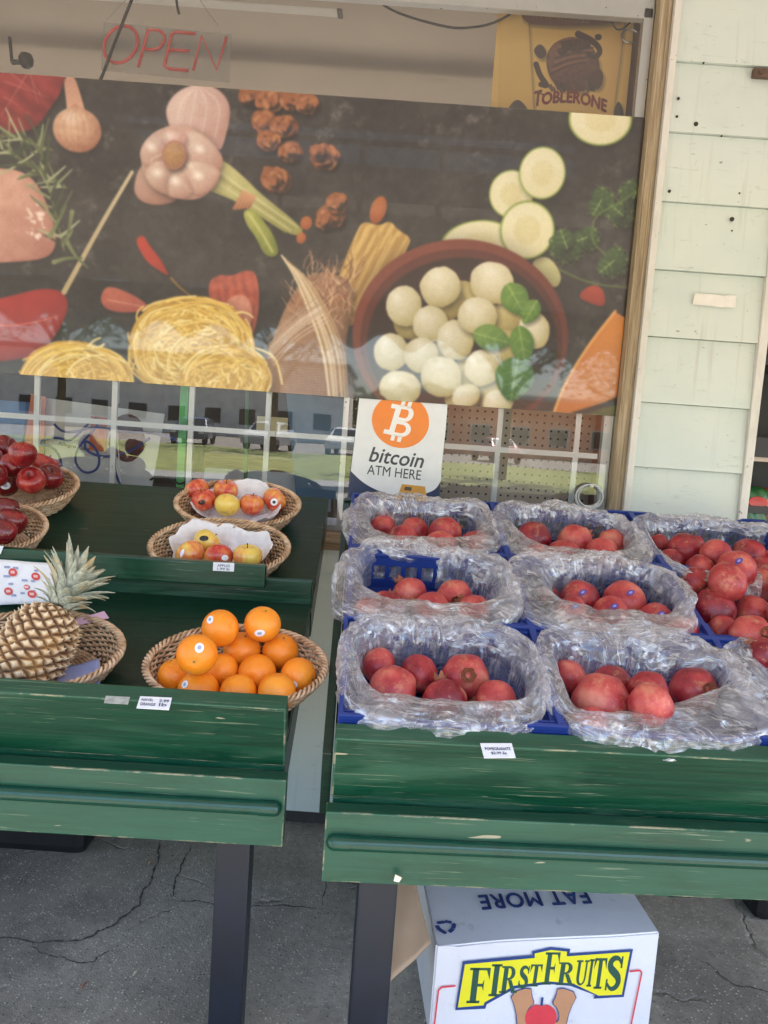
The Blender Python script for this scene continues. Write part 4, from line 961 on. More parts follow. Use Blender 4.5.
# ------------------------------------------------------------------ fruit placement: march a fruit along its line of sight until it rests free
class Heap:
    def __init__(self): self.s = []
    def place(self, px, py, rpx, S, floor, ymax=9.0):
        """centre of a fruit seen at (px,py) with radius rpx, lying floor metres above the shelf frame S"""
        n = (S.to_3x3() @ Vector((0, 0, 1))).normalized(); o = S.translation
        r = .04
        for _ in range(4):
            c = atPlane(px, py, o + n * (floor + r), n); r = rpx * depth(c) / F_PX
        d = (CAM - c).normalized(); Si = S.inverted()
        for _ in range(160):
            if (Si @ c).y <= ymax - r and all((c - q).length >= (r + q_r) * .985 for q, q_r in self.s): break
            c = c + d * .0025
        r = rpx * depth(c) / F_PX
        self.s.append((c, r)); return c, r
def spin(rn, tilt=180): return Matrix.Rotation(rn.uniform(0, 2 * PI), 4, 'Z') @ Matrix.Rotation(rad(rn.uniform(0, tilt)), 4, 'X') @ Matrix.Rotation(rn.uniform(0, 2 * PI), 4, 'Z')
def point_to(d):                                      # rotation that turns +Z to direction d
    return Vector(d).to_track_quat('Z', 'Y').to_matrix().to_4x4()
def put(root, c, R, r, unit): root.matrix_world = Matrix.Translation(c) @ R @ Matrix.Scale(r / unit, 4) @ Matrix.Diagonal((1, 1, .95 + .07 * ((c.x * 977.3 + c.z * 313.7) % 1.0), 1))

# orange -----------------------------------------------------------
def mat_orange():
    t = NT('orange_peel'); v = t.mapped(rnd=True)
    c = t.mix(t.rampf(t.noise(12, v, 3), .3, .7), lin(240, 134, 22), lin(248, 158, 48))
    t.set(Base_Color=c, Roughness=.38); t.b.inputs['Subsurface Weight'].default_value = .06; t.b.inputs['Subsurface Radius'].default_value = (.01, .004, .001); t.b.inputs['Subsurface Scale'].default_value = .5
    vo = t.node('ShaderNodeTexVoronoi'); vo.inputs['Scale'].default_value = 430; t.link(v, vo.inputs['Vector'])
    t.set(Normal=t.bump(t.math('ADD', vo.outputs['Distance'], t.noise(90, v, 2)), .25, .0015)); return t.m
M['orange'] = mat_orange(); M['stem_green'] = simple('stem_button', lin(120, 124, 72), .8, .2); M['sticker'] = simple('sticker_white', lin(232, 234, 238), .4, .03)
M['sticker_blue'] = simple('sticker_mark_blue', lin(150, 164, 200), .4, .1); M['sticker_purple'] = simple('sticker_purple', lin(84, 64, 142), .4, .1); M['sticker_black'] = simple('sticker_black', lin(36, 32, 34), .4, .1)
def lathe_obj(prof, seg, name, mat, lobes=0, la=0.0, parent=None, wob=0.0, seed=0):
    m = MB(); m.lathe(prof, seg)
    for i, (x, y, z) in enumerate(m.v):
        a = math.atan2(y, x); k = 1 + la * math.cos(lobes * a + .6) * (.5 + .5 * min(1, abs(z) * 20)) if lobes else 1
        if wob: w = 1 + wob * mnoise.noise(Vector((x * 22 + seed * 7, y * 22, z * 22)))
        else: w = 1
        m.v[i] = (x * k * w, y * k * w, z * w)
    return m.build(name, mat, parent, smooth=True)
def sphere_prof(r, n, zs=1.0, dt=0.0, db=0.0, w=.25, top=0.0):
    P = []
    for i in range(n + 1):
        a = PI * i / n; rr = r * math.sin(a); z = r * math.cos(a) * zs
        z -= dt * math.exp(-(rr / (w * r)) ** 2) if a < PI / 2 else 0
        z += db * math.exp(-(rr / (w * r)) ** 2) if a > PI / 2 else 0
        rr *= 1 + top * math.cos(a)
        P.append((max(rr, 1e-5), z))
    return P[::-1]
def make_orange():
    t = empty('orange', (0, 0, 0))
    lathe_obj(sphere_prof(.04, 22, .97, .003, .004, .22), 28, 'peel', M['orange'], 0, 0, t, .012)
    m = MB(); m.lathe([(.0, .0015), (.0025, .001), (.003, -.001)], 8, M=TR(0, 0, .0362)); m.build('stem_button', M['stem_green'], t)
    return t
def sticker(parent, fruit_M, c, r_unit, px, py, wpx, hpx, mat, ang=0, inner=None, off=1.018):
    """small label wrapped on the fruit where the line of sight (px,py) meets it"""
    d = ray(px, py).normalized(); oc = CAM - c; R = (fruit_M @ Vector((r_unit, 0, 0)) - fruit_M.translation).length * off
    bq = oc.dot(d); disc = bq * bq - (oc.length_squared - R * R)
    if disc <= 0: return
    hit = CAM + d * (-bq - math.sqrt(disc)); n = (hit - c).normalized()
    k = depth(hit) / F_PX; e1 = CR.cross(n).cross(n) * -1; e1.normalize(); e2 = n.cross(e1)
    a = rad(ang); u = e1 * math.cos(a) + e2 * math.sin(a); v = n.cross(u)
    inv = fruit_M.inverted()
    def disc_mesh(s, lift, mi_mat, name):
        m = MB(); vs = [c + n * (R + lift)]; fs = []
        for ring in (1, 2, 3):
            for j in range(20):
                q = 2 * PI * j / 20; p = hit + (u * math.cos(q) * wpx * .5 * k + v * math.sin(q) * hpx * .5 * k) * s * ring / 3
                vs.append(c + (p - c).normalized() * (R + lift))
        for j in range(20): fs.append((0, 1 + j, 1 + (j + 1) % 20))
        for ring in range(2):
            for j in range(20): a0 = 1 + ring * 20 + j; a1 = 1 + ring * 20 + (j + 1) % 20; fs.append((a0, a0 + 20, a1 + 20, a1))
        m.add([inv @ p for p in vs], fs); return m.build(name, mi_mat, None)
    o = disc_mesh(1, 0, mat, 'sticker'); o.parent = parent
    if inner is not None:
        o2 = disc_mesh(.42, .0006, inner, 'sticker_mark'); o2.parent = o
proto = {'orange': make_orange()}
used = {}
def spawn(kind, c, R, r, unit, label, group):
    o = copy_tree(proto[kind])
    cat = {'orange': 'orange', 'apple': 'apple', 'dark_apple': 'apple', 'pome': 'pomegranate'}[kind]
    put(o, c, R, r, unit); tag(o, label, cat, group); return o

# apples -----------------------------------------------------------
def mat_apple(name, ground, blush, deep, cover):
    t = NT(name); v = t.mapped(rnd=True); st = t.noise(3.0, t.mapped((26, 26, 3), rnd=True), 3); n = t.noise(14, v, 3)
    oi = t.node('ShaderNodeObjectInfo')
    f = t.math('ADD', t.math('ADD', t.math('MULTIPLY', st, .35), t.math('MULTIPLY', n, .75)), t.math('MULTIPLY', t.math('SUBTRACT', oi.outputs['Random'], .6), .22))
    c = t.ramp(f, [(cover - .13, lin(*ground)), (cover, lin(*blush)), (cover + .16, lin(*deep))])
    dots = t.rampf(t.noise(260, v, 1), .70, .76); c = t.mix(t.math('MULTIPLY', dots, .4), c, lin(232, 200, 150))
    t.set(Base_Color=c, Roughness=.26); t.b.inputs['Coat Weight'].default_value = .25; t.b.inputs['Coat Roughness'].default_value = .12; return t.m
M['apple'] = mat_apple('apple_skin', (228, 196, 92), (222, 132, 74), (190, 52, 46), .53)
M['dark_apple'] = mat_apple('dark_apple_skin', (168, 60, 52), (142, 30, 34), (100, 16, 24), .47)
M['stem'] = simple('brown_stem', lin(84, 62, 40), .8, .2)
def apple_prof(r, zs, top): 
    return sphere_prof(r, 26, zs, .016, .008, .34, top)
def make_apple(kind, zs, top, lob):
    t = empty('apple', (0, 0, 0)); lathe_obj(apple_prof(.038, zs, top), 30, 'skin', M[kind], 5, lob, t, .03, len(kind))
    m = MB(); m.tube([(0, 0, .017), (.001, .001, .028), (.004, .002, .036)], [.0016, .0013, .0018], 6); m.build('stem', M['stem'], t); return t
proto['apple'] = make_apple('apple', .92, .05, .015); proto['dark_apple'] = make_apple('dark_apple', 1.0, .13, .035)
# pomegranates -----------------------------------------------------
def mat_pome():
    t = NT('pomegranate_skin'); v = t.mapped(rnd=True)
    oi = t.node('ShaderNodeObjectInfo'); rv = oi.outputs['Random']
    n = t.math('ADD', t.noise(16, v, 5, .6), t.math('MULTIPLY', t.math('SUBTRACT', rv, .42), .26))
    c = t.ramp(n, [(.28, lin(208, 122, 102)), (.40, lin(192, 82, 76)), (.54, lin(166, 48, 55)), (.70, lin(122, 24, 40))])
    tan = t.rampf(t.noise(24, v, 6, .75), .54, .68); c = t.mix(t.math('MULTIPLY', tan, .62), c, lin(204, 146, 112))
    sp = t.rampf(t.noise(190, v, 2), .66, .72); c = t.mix(t.math('MULTIPLY', sp, .4), c, lin(222, 160, 120))
    dk = t.rampf(t.noise(70, v, 3), .70, .74); c = t.mix(t.math('MULTIPLY', dk, .5), c, lin(96, 40, 34))
    t.set(Base_Color=c, Roughness=t.rampf(n, .3, .7, .5, .34)); t.set(Normal=t.bump(t.math('ADD', t.noise(120, v, 3), t.noise(30, v, 3)), .2, .002)); return t.m
M['pome'] = mat_pome(); M['calyx'] = simple('calyx_brown', lin(150, 92, 66), .8, .35, 60, .3)
def make_pome():
    t = empty('pomegranate', (0, 0, 0))
    m = MB(); prof = []
    for i in range(27):
        a = PI * i / 26; rr = .045 * math.sin(a); z = .045 * .93 * math.cos(a) + (.006 * math.exp(-(rr / .011) ** 2) if a < 1.6 else -.002 * math.exp(-(rr / .012) ** 2) * -1)
        prof.append((max(rr, 1e-5), z))
    m.lathe(prof[::-1], 36)
    for i, (x, y, z) in enumerate(m.v):
        a = math.atan2(y, x); eq = math.sqrt(x * x + y * y) / .045
        k = 1 + .030 * eq * math.cos(6 * a) * (1 if z > -.01 else .6); w = 1 + .045 * mnoise.noise(Vector((x * 26, y * 26, z * 26 + 3)))
        m.v[i] = (x * k * w, y * k * w, z * w)
    m.build('skin', M['pome'], t, smooth=True)
    m = MB()
    def cal(s):
        def f(u, v):
            a = 2 * PI * u; lob = .5 + .5 * math.cos(6 * a); h = v * (.006 + .011 * lob); r = .0085 + .0045 * v + .001 * lob - s
            return (r * math.cos(a), r * math.sin(a), .0455 + h)
        return f
    m.grid(cal(0), 48, 4, wrap=True); m.grid(cal(.0014), 48, 4, wrap=True); m.lathe([(0, .047), (.0075, .0465), (.0076, .046)], 16); m.build('calyx', M['calyx'], t, smooth=True)
    return t
proto['pome'] = make_pome()

# ------------------------------------------------------------------ wicker baskets
def mat_wicker():
    t = NT('wicker'); v = t.mapped(rnd=True); n = t.noise(40, v, 4)
    c = t.ramp(n, [(.28, lin(150, 116, 86)), (.5, lin(198, 164, 130)), (.72, lin(226, 200, 168))])
    t.set(Base_Color=c, Roughness=.55, Normal=t.bump(t.noise(300, t.mapped((1, 1, .3)), 2), .3, .001)); return t.m
M['wicker'] = mat_wicker(); M['wicker_dark'] = simple('wicker_dark_cane', lin(104, 76, 52), .7, .35, 40)  # second cane is darker, for the stakes
def make_basket():
    t = empty('fruit_basket', (0, 0, 0)); A, B, H, NS = .195, .140, .064, 60
    rng2 = random.Random(4)
    def rad_at(h): k = .74 + .26 * (h / H) ** .75; return A * k, B * k
    m = MB(); rows = 12
    for j in range(rows):
        h = H * (j + .5) / rows; a_, b_ = rad_at(h); ph = PI * (j % 2); N = NS * 4
        pts = []
        for i in range(N):
            q = 2 * PI * i / N; w = .0033 * math.sin(NS / 2 * q + ph); pts.append(((a_ + w) * math.cos(q), (b_ + w) * math.sin(q), h + .0009 * math.sin(5 * q + j * 2.1)))
        m.tube(pts, .0031 + .0003 * math.sin(j * 2.3), 5, closed=True)
    m.build('woven_side', M['wicker'], t, smooth=True)
    m = MB()
    for i in range(NS):
        q = 2 * PI * (i + .0) / NS; p = []
        for h in (0.0, H * .33, H * .66, H): a_, b_ = rad_at(h); p.append((a_ * math.cos(q), b_ * math.sin(q), h))
        m.tube(p, .0022, 5)
    m.build('stake', M['wicker_dark'], t, smooth=True)['kind'] = 'stuff'
    m = MB()
    for s in range(3):
        pts = []; N = 420
        for i in range(N):
            q = 2 * PI * i / N; tw = 26 * q + s * 2 * PI / 3; rr = .0058
            pts.append(((A + .001 + rr * math.cos(tw)) * math.cos(q), (B + .001 + rr * math.cos(tw)) * math.sin(q), H + .004 + rr * .8 * math.sin(tw)))
        m.tube(pts, .0037, 5, closed=True)
    m.build('rim', M['wicker'], t, smooth=True)
    m = MB(); N = 90
    for k in range(1, 16):
        a_, b_ = A * .73 * k / 15, B * .73 * k / 15; NN = max(20, int(N * k / 10)) // 2 * 2
        m.tube([((a_) * math.cos(2 * PI * i / NN), b_ * math.sin(2 * PI * i / NN), .004 + .0022 * (-1) ** (i + k)) for i in range(NN)], .0042, 4, closed=True)
    m.build('base', M['wicker'], t, smooth=True)
    return t
bproto = make_basket(); bused = []
def basket(px, py, S, t, label, sc=1.0, tilt=0, rz=0, lift=0.003):
    """basket standing on shelf frame S at slope coordinate t, seen at pixel column px"""
    n = (S.to_3x3() @ Vector((0, 0, 1))).normalized()
    P = S @ Vector((0, t, 0)); ex = (S.to_3x3() @ Vector((1, 0, 0))).normalized()
    lo, hi = -2.0, 2.0
    for _ in range(40):
        mid = (lo + hi) / 2; q = P + ex * mid + n * .05; v = q - CAM; x = 384 + F_PX * v.dot(CR) / v.dot(CF)
        if x < px: lo = mid
        else: hi = mid
    o = bproto if not bused else copy_tree(bproto); bused.append(o)
    o.matrix_world = S @ TR(lo, t, lift) @ RX(tilt) @ RZ(rz) @ Matrix.Scale(sc, 4)
    tag(o, label, 'basket', 'wicker fruit baskets'); return o
bO = basket(237, 0, SLF, .158, 'wicker basket heaped with oranges at the corner of the lower shelf', 1.0, 0, 3)
bP = basket(28, 0, SLF, .158, 'wicker basket holding the pineapple and a blue paper', 1.03, 0, 5)
bA = basket(220, 0, SLU, .140, 'wicker basket of four yellow red apples just behind the lip board', .98, 0, 2)
bB = basket(238, 0, SLU, .385, 'wicker basket of six apples at the back beside window', .96, 0, 2)
bR = basket(14, 0, SLU, .40, 'wicker basket piled with dark red apples under the window at left', .98, 0, 0)
bS = basket(-24, 0, SLU, .15, 'wicker basket of dark red apples at left edge in front of the other', .98, 0, 0)

def ordlab(i, n): 
    o = ['first', 'second', 'third', 'fourth', 'fifth', 'sixth', 'seventh', 'eighth', 'ninth', 'tenth', 'eleventh', 'twelfth', 'thirteenth', 'fourteenth']
    return o[i]
# oranges
Z2 = lambda x, y: (130 + x / 3.657, 460 + y / 3.657)
OR = [(485, 600, 67, 'topmost orange of the heap with a white oval sticker below its middle', [(474, 634, 42, 28, 10)]),
      (330, 615, 68, 'orange with tilted white sticker at the back left of the heap', [(292, 583, 28, 36, 20)]),
      (550, 700, 66, 'plain orange at the back right under the topmost one', []),
      (410, 695, 68, 'plain orange in the middle of the heap below the topmost one', []),
      (615, 790, 68, 'orange at the right end of the basket with sticker on its lower edge', [(600, 822, 26, 28, 20)]),
      (165, 790, 64, 'plain orange at the left end of the basket', []),
      (335, 770, 62, 'plain orange half hidden right of the large stickered one', []),
      (465, 780, 70, 'plain orange in the centre just right of the half hidden one', []),
      (245, 712, 75, 'large orange with round white sticker facing front at upper left', [(254, 686, 34, 40, -10)]),
      (250, 845, 76, 'orange in the front row left with sticker at its upper left edge', [(200, 820, 28, 32, 35)]),
      (395, 852, 68, 'orange in the middle of the front row with dark stem mark', []),
      (537, 848, 70, 'orange at right of the front row resting near the rim', [])]
HO = Heap(); RR = random.Random(11)
SOb = bO.matrix_world.copy(); SOb_n = Matrix.Translation(SOb.translation) @ SLF.to_3x3().to_4x4()
for x, y, r, lab, st in sorted(OR, key=lambda q: q[1] - (0 if q[0] not in (485, 330, 245) else -900)):
    px, py = Z2(x, y); c, rr = HO.place(px, py, r / 3.657, SOb_n, .006, .138)
    if 'dark stem' in lab: R = point_to((.15, -.75, .1))
    elif 'topmost' in lab: R = point_to((.2, -.3, .9))
    else: R = spin(RR)
    o = spawn('orange', c, R, rr, .04, lab, 'oranges heaped in the basket')
    o['_'] = 1; del o['_']
    for (sx, sy, w, h, an) in st:
        qx, qy = Z2(sx, sy); sticker(o, o.matrix_world.copy(), c, .04, qx, qy, w / 3.657, h / 3.657, M['sticker'], an, M['sticker_blue'])
# apples
def apples(lst, bk, S, kind, grp, unit, seed, floor=.008):
    H_ = Heap(); rn = random.Random(seed); Sb = Matrix.Translation(bk.matrix_world.translation) @ S.to_3x3().to_4x4()
    for px, py, r, lab, up, st in lst:
        c, rr = H_.place(px, py, r, Sb, floor, .126)
        R = point_to(up) @ Matrix.Rotation(rn.uniform(0, 6.28), 4, 'Z') if up else spin(rn, 70)
        o = spawn(kind, c, R, rr, unit, lab, grp)
        for s in st: sticker(o, o.matrix_world.copy(), c, unit, s[0], s[1], s[2], s[3], M[s[4]], s[5], M.get(s[6]) if s[6] else None)
A_ = []
for x, y, r, lab, up, st in [(350, 112, 46, 'yellow apple at the back of the rear basket', (.1, -.2, 1), []),
     (245, 110, 46, 'red and orange apple at the back left of the rear basket', (-.6, .2, .8), []),
     (528, 147, 47, 'red apple with white sticker at the right end of rear basket', (.7, .3, .6), [(527, 154, 28, 28, 'sticker', 0, 'sticker_black')]),
     (270, 146, 46, 'orange apple with black sticker at the front left of rear basket', (-.3, -.2, .9), [(262, 155, 28, 20, 'sticker_black', 10, None)]),
     (445, 163, 45, 'red apple with upright stem right of centre in the rear basket', (.05, -.05, 1), []),
     (355, 165, 46, 'pale yellow apple low in the middle of the rear basket', (.1, .5, .8), [])]:
    px, py = Z2(x, y); A_.append((px, py, r / 3.657, lab, up, [(*Z2(s[0], s[1]), s[2] / 3.657, s[3] / 3.657, s[4], s[5], s[6]) for s in st]))
apples(A_, bB, SLU, 'apple', 'apples in the lined baskets', .038, 5)
A_ = []
for x, y, r, lab, up, st in [(282, 302, 52, 'yellow orange apple with black oval sticker on top of the front lined basket', (.6, .4, .7), [(270, 286, 36, 22, 'sticker_black', 0, None)]),
     (220, 345, 54, 'yellow apple at the left of the front lined basket', (-.7, .3, .7), [(190, 340, 14, 34, 'sticker', -20, None)]),
     (325, 355, 53, 'red apple with small white sticker in front lined basket', (-.2, .5, .8), [(348, 358, 28, 22, 'sticker', 0, None)]),
     (430, 352, 54, 'lone apple with stem up at the right of front lined basket', (0, -.15, 1), [])]:
    px, py = Z2(x, y); A_.append((px, py, r / 3.657, lab, up, [(*Z2(s[0], s[1]), s[2] / 3.657, s[3] / 3.657, s[4], s[5], s[6]) for s in st]))
apples(A_, bA, SLU, 'apple', 'apples in the lined baskets', .038, 6)
Z1 = lambda x, y: (x / 3.415, 420 + y / 3.415)
def redlist(L): return [(*Z1(x, y), r / 3.415, lab, up, [(*Z1(s[0], s[1]), s[2] / 3.415, s[3] / 3.415, s[4], s[5], s[6]) for s in st]) for x, y, r, lab, up, st in L]
apples(redlist([(14, 96, 44, 'dark red apple at upper left of the back pile', None, []), (150, 160, 50, 'dark red apple at the back right of the pile', (.3, .2, .9), []),
    (-40, 130, 46, 'dark red apple at the far left of the back pile', None, []), (40, 158, 44, 'dark red apple in the middle under the top one', None, []), (168, 196, 46, 'dark red apple against the right rim of back basket', (.5, -.3, .8), []),
    (66, 186, 44, 'dark red apple low in the centre of the back pile', (0, -.4, .9), []), (-20, 190, 44, 'dark red apple low at left of the back pile', None, []), (108, 208, 47, 'dark red apple at the front of back pile with its hollow showing', (.1, -.8, .6), []),
    (22, 222, 42, 'dark red apple with round white sticker low at front', (-.3, .2, .9), [(18, 224, 34, 28, 'sticker', 0, 'sticker_blue')]), (78, 117, 46, 'topmost dark red apple crowning the back pile', (.15, -.1, 1), [])]), bR, SLU, 'dark_apple', 'dark red apples', .038, 8)
apples(redlist([(-38, 300, 46, 'dark red apple at the far left of front basket', None, []), (20, 305, 44, 'bright red apple at the back of front left basket', (0, .3, .9), []), (44, 350, 48, 'dark red apple with white sticker on its right in front basket', (.1, .1, 1), [(62, 304, 22, 16, 'sticker', 30, None)]),
    (-30, 370, 46, 'dark red apple low at far left of front basket', None, []), (14, 384, 42, 'dark red apple lowest at the front of front left basket', None, [])]), bS, SLU, 'dark_apple', 'dark red apples', .038, 9)

# tissue liners in the two apple baskets
def tissue(bk, label, seed):
    A, B, H = .195 * .97, .140 * .97, .064
    m = MB(); NU, NV = 72, 22
    def f(u, v):
        q = 2 * PI * u; edge = .84 + .20 * (.5 + .5 * math.sin(q)) + .05 * math.sin(3 * q + seed) + .10 * mnoise.noise(Vector((3 * math.cos(q), 3 * math.sin(q), seed)))
        rr = v * edge; base = .62
        k = min(rr, base) + max(0, rr - base) * .72
        h = .011 + (max(0, rr - base) / .40) * H * 1.02
        w = mnoise.noise(Vector((6 * k * math.cos(q) + seed, 6 * k * math.sin(q), 1.3))) * .013 + mnoise.noise(Vector((17 * k * math.cos(q), 17 * k * math.sin(q) + seed, 4))) * .006
        cr_ = abs(mnoise.noise(Vector((11 * k * math.cos(q), 11 * k * math.sin(q), seed)))) * .008
        s = k * .90 - max(0, w) * .6
        return (A * s * math.cos(q), B * s * math.sin(q), h + (w + cr_) * min(1, v * 2) * .8)
    m.grid(f, NU, NV, wrap=True)
    o = m.build('paper_liner', M['tissue'], smooth=True); o.matrix_world = bk.matrix_world.copy(); o.modifiers.new('thick', 'SOLIDIFY').thickness = .0006
    return tag(o, label, 'paper liner', 'white tissue liners')
t = NT('tissue_paper'); t.set(Base_Color=t.mix(t.rampf(t.noise(30), .3, .7), lin(214, 214, 222), lin(232, 232, 236)), Roughness=.8, Normal=t.bump(t.noise(70, None, 4, .7), .5, .004)); M['tissue'] = t.m
tissue(bA, 'white tissue paper under four apples in front basket', 1.0); tissue(bB, 'white tissue paper under six apples in the rear basket', 3.7)

# blue paper and pineapple
m = MB()
def bp(u, v): return (.055 + .12 * u - .03 * v, -.105 + .12 * v, .022 + .006 * math.sin(5 * u + 3 * v) + .03 * max(0, u - .7) + .018 * (1 - v) ** 2)
m.grid(bp, 12, 12); o = m.build('blue_paper', simple('blue_tissue', lin(150, 158, 200), .7, .08), smooth=True); o.matrix_world = bP.matrix_world.copy(); o.modifiers.new('thick', 'SOLIDIFY').thickness = .001
tag(o, 'folded blue paper lying in the pineapple basket', 'paper')
a = [atY(*q, -.93) for q in ((70, 621), (104, 611), (109, 618), (74, 626))]
m = MB(); m.add([tuple(p) for p in a] + [tuple(p + Vector((0, .003, -.0015))) for p in a], [(0, 1, 2, 3), (7, 6, 5, 4), (0, 4, 5, 1), (1, 5, 6, 2), (2, 6, 7, 3), (3, 7, 4, 0)])
tag(m.build('price_tag', simple('pink_tag', lin(222, 178, 200), .6, .05)), 'pink paper tag sticking up at the rim behind pineapple', 'price tag')

PA = empty('pineapple', (0, 0, 0), 'tan pineapple with grey green crown leaning in its basket', 'pineapple')
def mat_pine():
    t = NT('pineapple_rind'); v = t.co(); at = t.node('ShaderNodeAttribute', attribute_name='eye'); e = at.outputs['Fac']
    f = t.math('ADD', e, t.math('MULTIPLY', t.math('SUBTRACT', t.noise(40, v, 5, .7), .5), .5))
    c = t.ramp(f, [(.05, lin(92, 64, 44)), (.30, lin(144, 110, 78)), (.55, lin(186, 154, 116)), (.88, lin(220, 198, 166))])
    yl = t.rampf(t.noise(13, t.mapped((1, 1, 1), (0, 0, .3)), 3), .52, .68); c = t.mix(t.math('MULTIPLY', yl, .40), c, lin(206, 152, 74))
    t.set(Base_Color=c, Roughness=.6, Normal=t.bump(t.noise(160, v, 3), .35, .002)); return t.m
Lp, Rp = .19, .067
def body_r(s): return Rp * (1 - abs(2 * s - 1) ** 3.2) ** .42 * (1.04 - .14 * s)
m = MB(); NA, NB = 208, 176; FA, FB = 13, 15.0; eyes = []
def pf(u, v):
    s = .012 + .976 * v; q = 2 * PI * u; r = body_r(s); z = Lp * (s - .5); cu_, su_ = math.cos(q), math.sin(q); jn = mnoise.noise(Vector((2.6 * cu_, 2.6 * su_, 5 * v))); jm = mnoise.noise(Vector((2.6 * cu_ + 9, 2.6 * su_, 5 * v)))
    a1 = FA * u + FB * s * .62 + .34 * jn; a2 = FA * u - FB * s * .62 + .34 * jm; x1 = a1 - math.floor(a1) - .5; x2 = a2 - math.floor(a2) - .5
    e = min(.5 - abs(x1), .5 - abs(x2)) * 2                     # 0 at the seams, 1 at the eye centre
    eyes.append(min(1, e * 1.2)); hgt = .0085 * (1 - (1 - min(1, e * 1.15)) ** 2.2)
    dd = math.hypot(x1 - .06, x2 - .06)
    spike = .0070 * max(0, 1 - dd / .16) ** 1.4
    k = min(1, 6 * s, 7 * (1 - s))
    rr = r + (hgt + spike) * k - .005
    return (rr * math.cos(q), rr * math.sin(q), z + spike * .9 * k)
m.grid(pf, NA, NB, wrap=True); ro = m.build('rind', mat_pine(), PA, smooth=True); ro.data.attributes.new('eye', 'FLOAT', 'POINT').data.foreach_set('value', eyes)
t = NT('pineapple_leaf'); g_ = t.noise(5, t.mapped((40, 40, 6)), 4); c = t.ramp(g_, [(.25, lin(118, 124, 104)), (.5, lin(164, 168, 150)), (.75, lin(204, 200, 178))])
c = t.mix(t.rampf(t.noise(18, None, 3), .52, .66), c, lin(186, 164, 122)); t.set(Base_Color=c, Roughness=.55); M['leaf'] = t.m
rn = random.Random(21); m = MB()
for i in range(64):
    s = i / 63; az = i * 2.39996; L = (.036 + .072 * s ** .8) * rn.uniform(.75, 1.15); out = (1.35 - .85 * s) * rn.uniform(.7, 1.25); W = .0095 + .0085 * s
    cen = Vector((math.cos(az), math.sin(az), 0)); base = Vector((0, 0, Lp * .475 + .040 * s)) + cen * (.020 - .012 * s)
    pts = []; ns = 7
    for j in range(ns + 1):
        f = j / ns; th = out * (.55 + .75 * f); p = base if j == 0 else pts[-1] + (cen * math.sin(th) + Vector((0, 0, 1)) * math.cos(th)) * (L / ns); pts.append(p)
    sd = Vector((-math.sin(az), math.cos(az), 0)); tw = rn.uniform(-.5, .5); vs = []; 
    for j, p in enumerate(pts):
        f = j / ns; w = W * (1 - f ** 1.7) * (1 if f > .08 else .8) + .0005; up = (cen * -.35 + Vector((0, 0, .3))) * .5
        s2 = (sd + up * tw * f).normalized()
        vs += [p - s2 * w + cen * -.3 * w, p + cen * .22 * w, p + s2 * w + cen * -.3 * w]
    fs = []
    for j in range(ns): a_ = j * 3; fs += [(a_, a_ + 1, a_ + 4, a_ + 3), (a_ + 1, a_ + 2, a_ + 5, a_ + 4)]
    m.add(vs, fs)
cr_o = m.build('crown', M['leaf'], PA, smooth=True); cr_o.modifiers.new('thick', 'SOLIDIFY').thickness = .0012
pa_b, pa_t = atY(4, 700, -1.13), atY(60, 606, -1.0)
ax = (pa_t - pa_b).normalized(); PA.matrix_world = Matrix.Translation((pa_b + pa_t) / 2 + Vector((0, 0, .0))) @ point_to(ax) @ RZ(40) @ Matrix.Scale((pa_t - pa_b).length / Lp * .98, 4)
print('pineapple len', (pa_t - pa_b).length)

# printed flyer against the riser
FQ = [atY(*q, y_) for q, y_ in (((-14, 559), -.74), ((52, 563), -.74), ((62, 602), -.80), ((-14, 606), -.80))]
m = MB(); 
def fl(u, v):
    a = FQ[0].lerp(FQ[1], u); d = FQ[3].lerp(FQ[2], u); p = a.lerp(d, v); return tuple(p + Vector((0, -.006 * math.sin(PI * v) + .004 * math.sin(6 * u), .0)))
m.grid(fl, 16, 10); fly = m.build('price_flyer', M['paper'], smooth=True); fly.modifiers.new('thick', 'SOLIDIFY').thickness = .0008
tag(fly, 'white printed flyer with red round price spots behind pineapple', 'flyer')
m = MB(); m2 = MB(); m3 = MB()
def flp(u, v, off): p = Vector(fl(u, v)); return p + Vector((0, -.0022 - off, .0022 + off))
for (x, y, r) in ((14, 573, .075), (38, 576, .075), (8, 591, .07), (31, 594, .075), (27, 587, .05)):
    u0 = (x + 14) / 70; v0 = (y - 561) / 42; m.add([flp(u0, v0, 0)] + [flp(u0 + r * .86 * math.cos(a), v0 + r * 1.25 * math.sin(a), 0) for a in [2 * PI * k / 18 for k in range(18)]], [(0, 1 + k, 1 + (k + 1) % 18) for k in range(18)])
    m3.add([flp(u0 - .03, v0 - .03, .0006), flp(u0 + .03, v0 - .03, .0006), flp(u0 + .03, v0 + .03, .0006), flp(u0 - .03, v0 + .03, .0006)], [(0, 1, 2, 3)])
m.build('red_spots', simple('flyer_red', lin(206, 76, 72), .6, .06), fly); m3.build('price_digits', simple('flyer_pale', lin(232, 190, 190), .6), fly)
for i in range(16):
    u0 = RR.uniform(.2, .9); v0 = RR.uniform(.1, .85); w = RR.uniform(.04, .1); m2.add([flp(u0, v0, -.0004), flp(u0 + w, v0, -.0004), flp(u0 + w, v0 + .05, -.0004), flp(u0, v0 + .05, -.0004)], [(0, 1, 2, 3)])
m2.build('small_print', simple('flyer_blue', lin(150, 160, 196), .6, .2), fly)

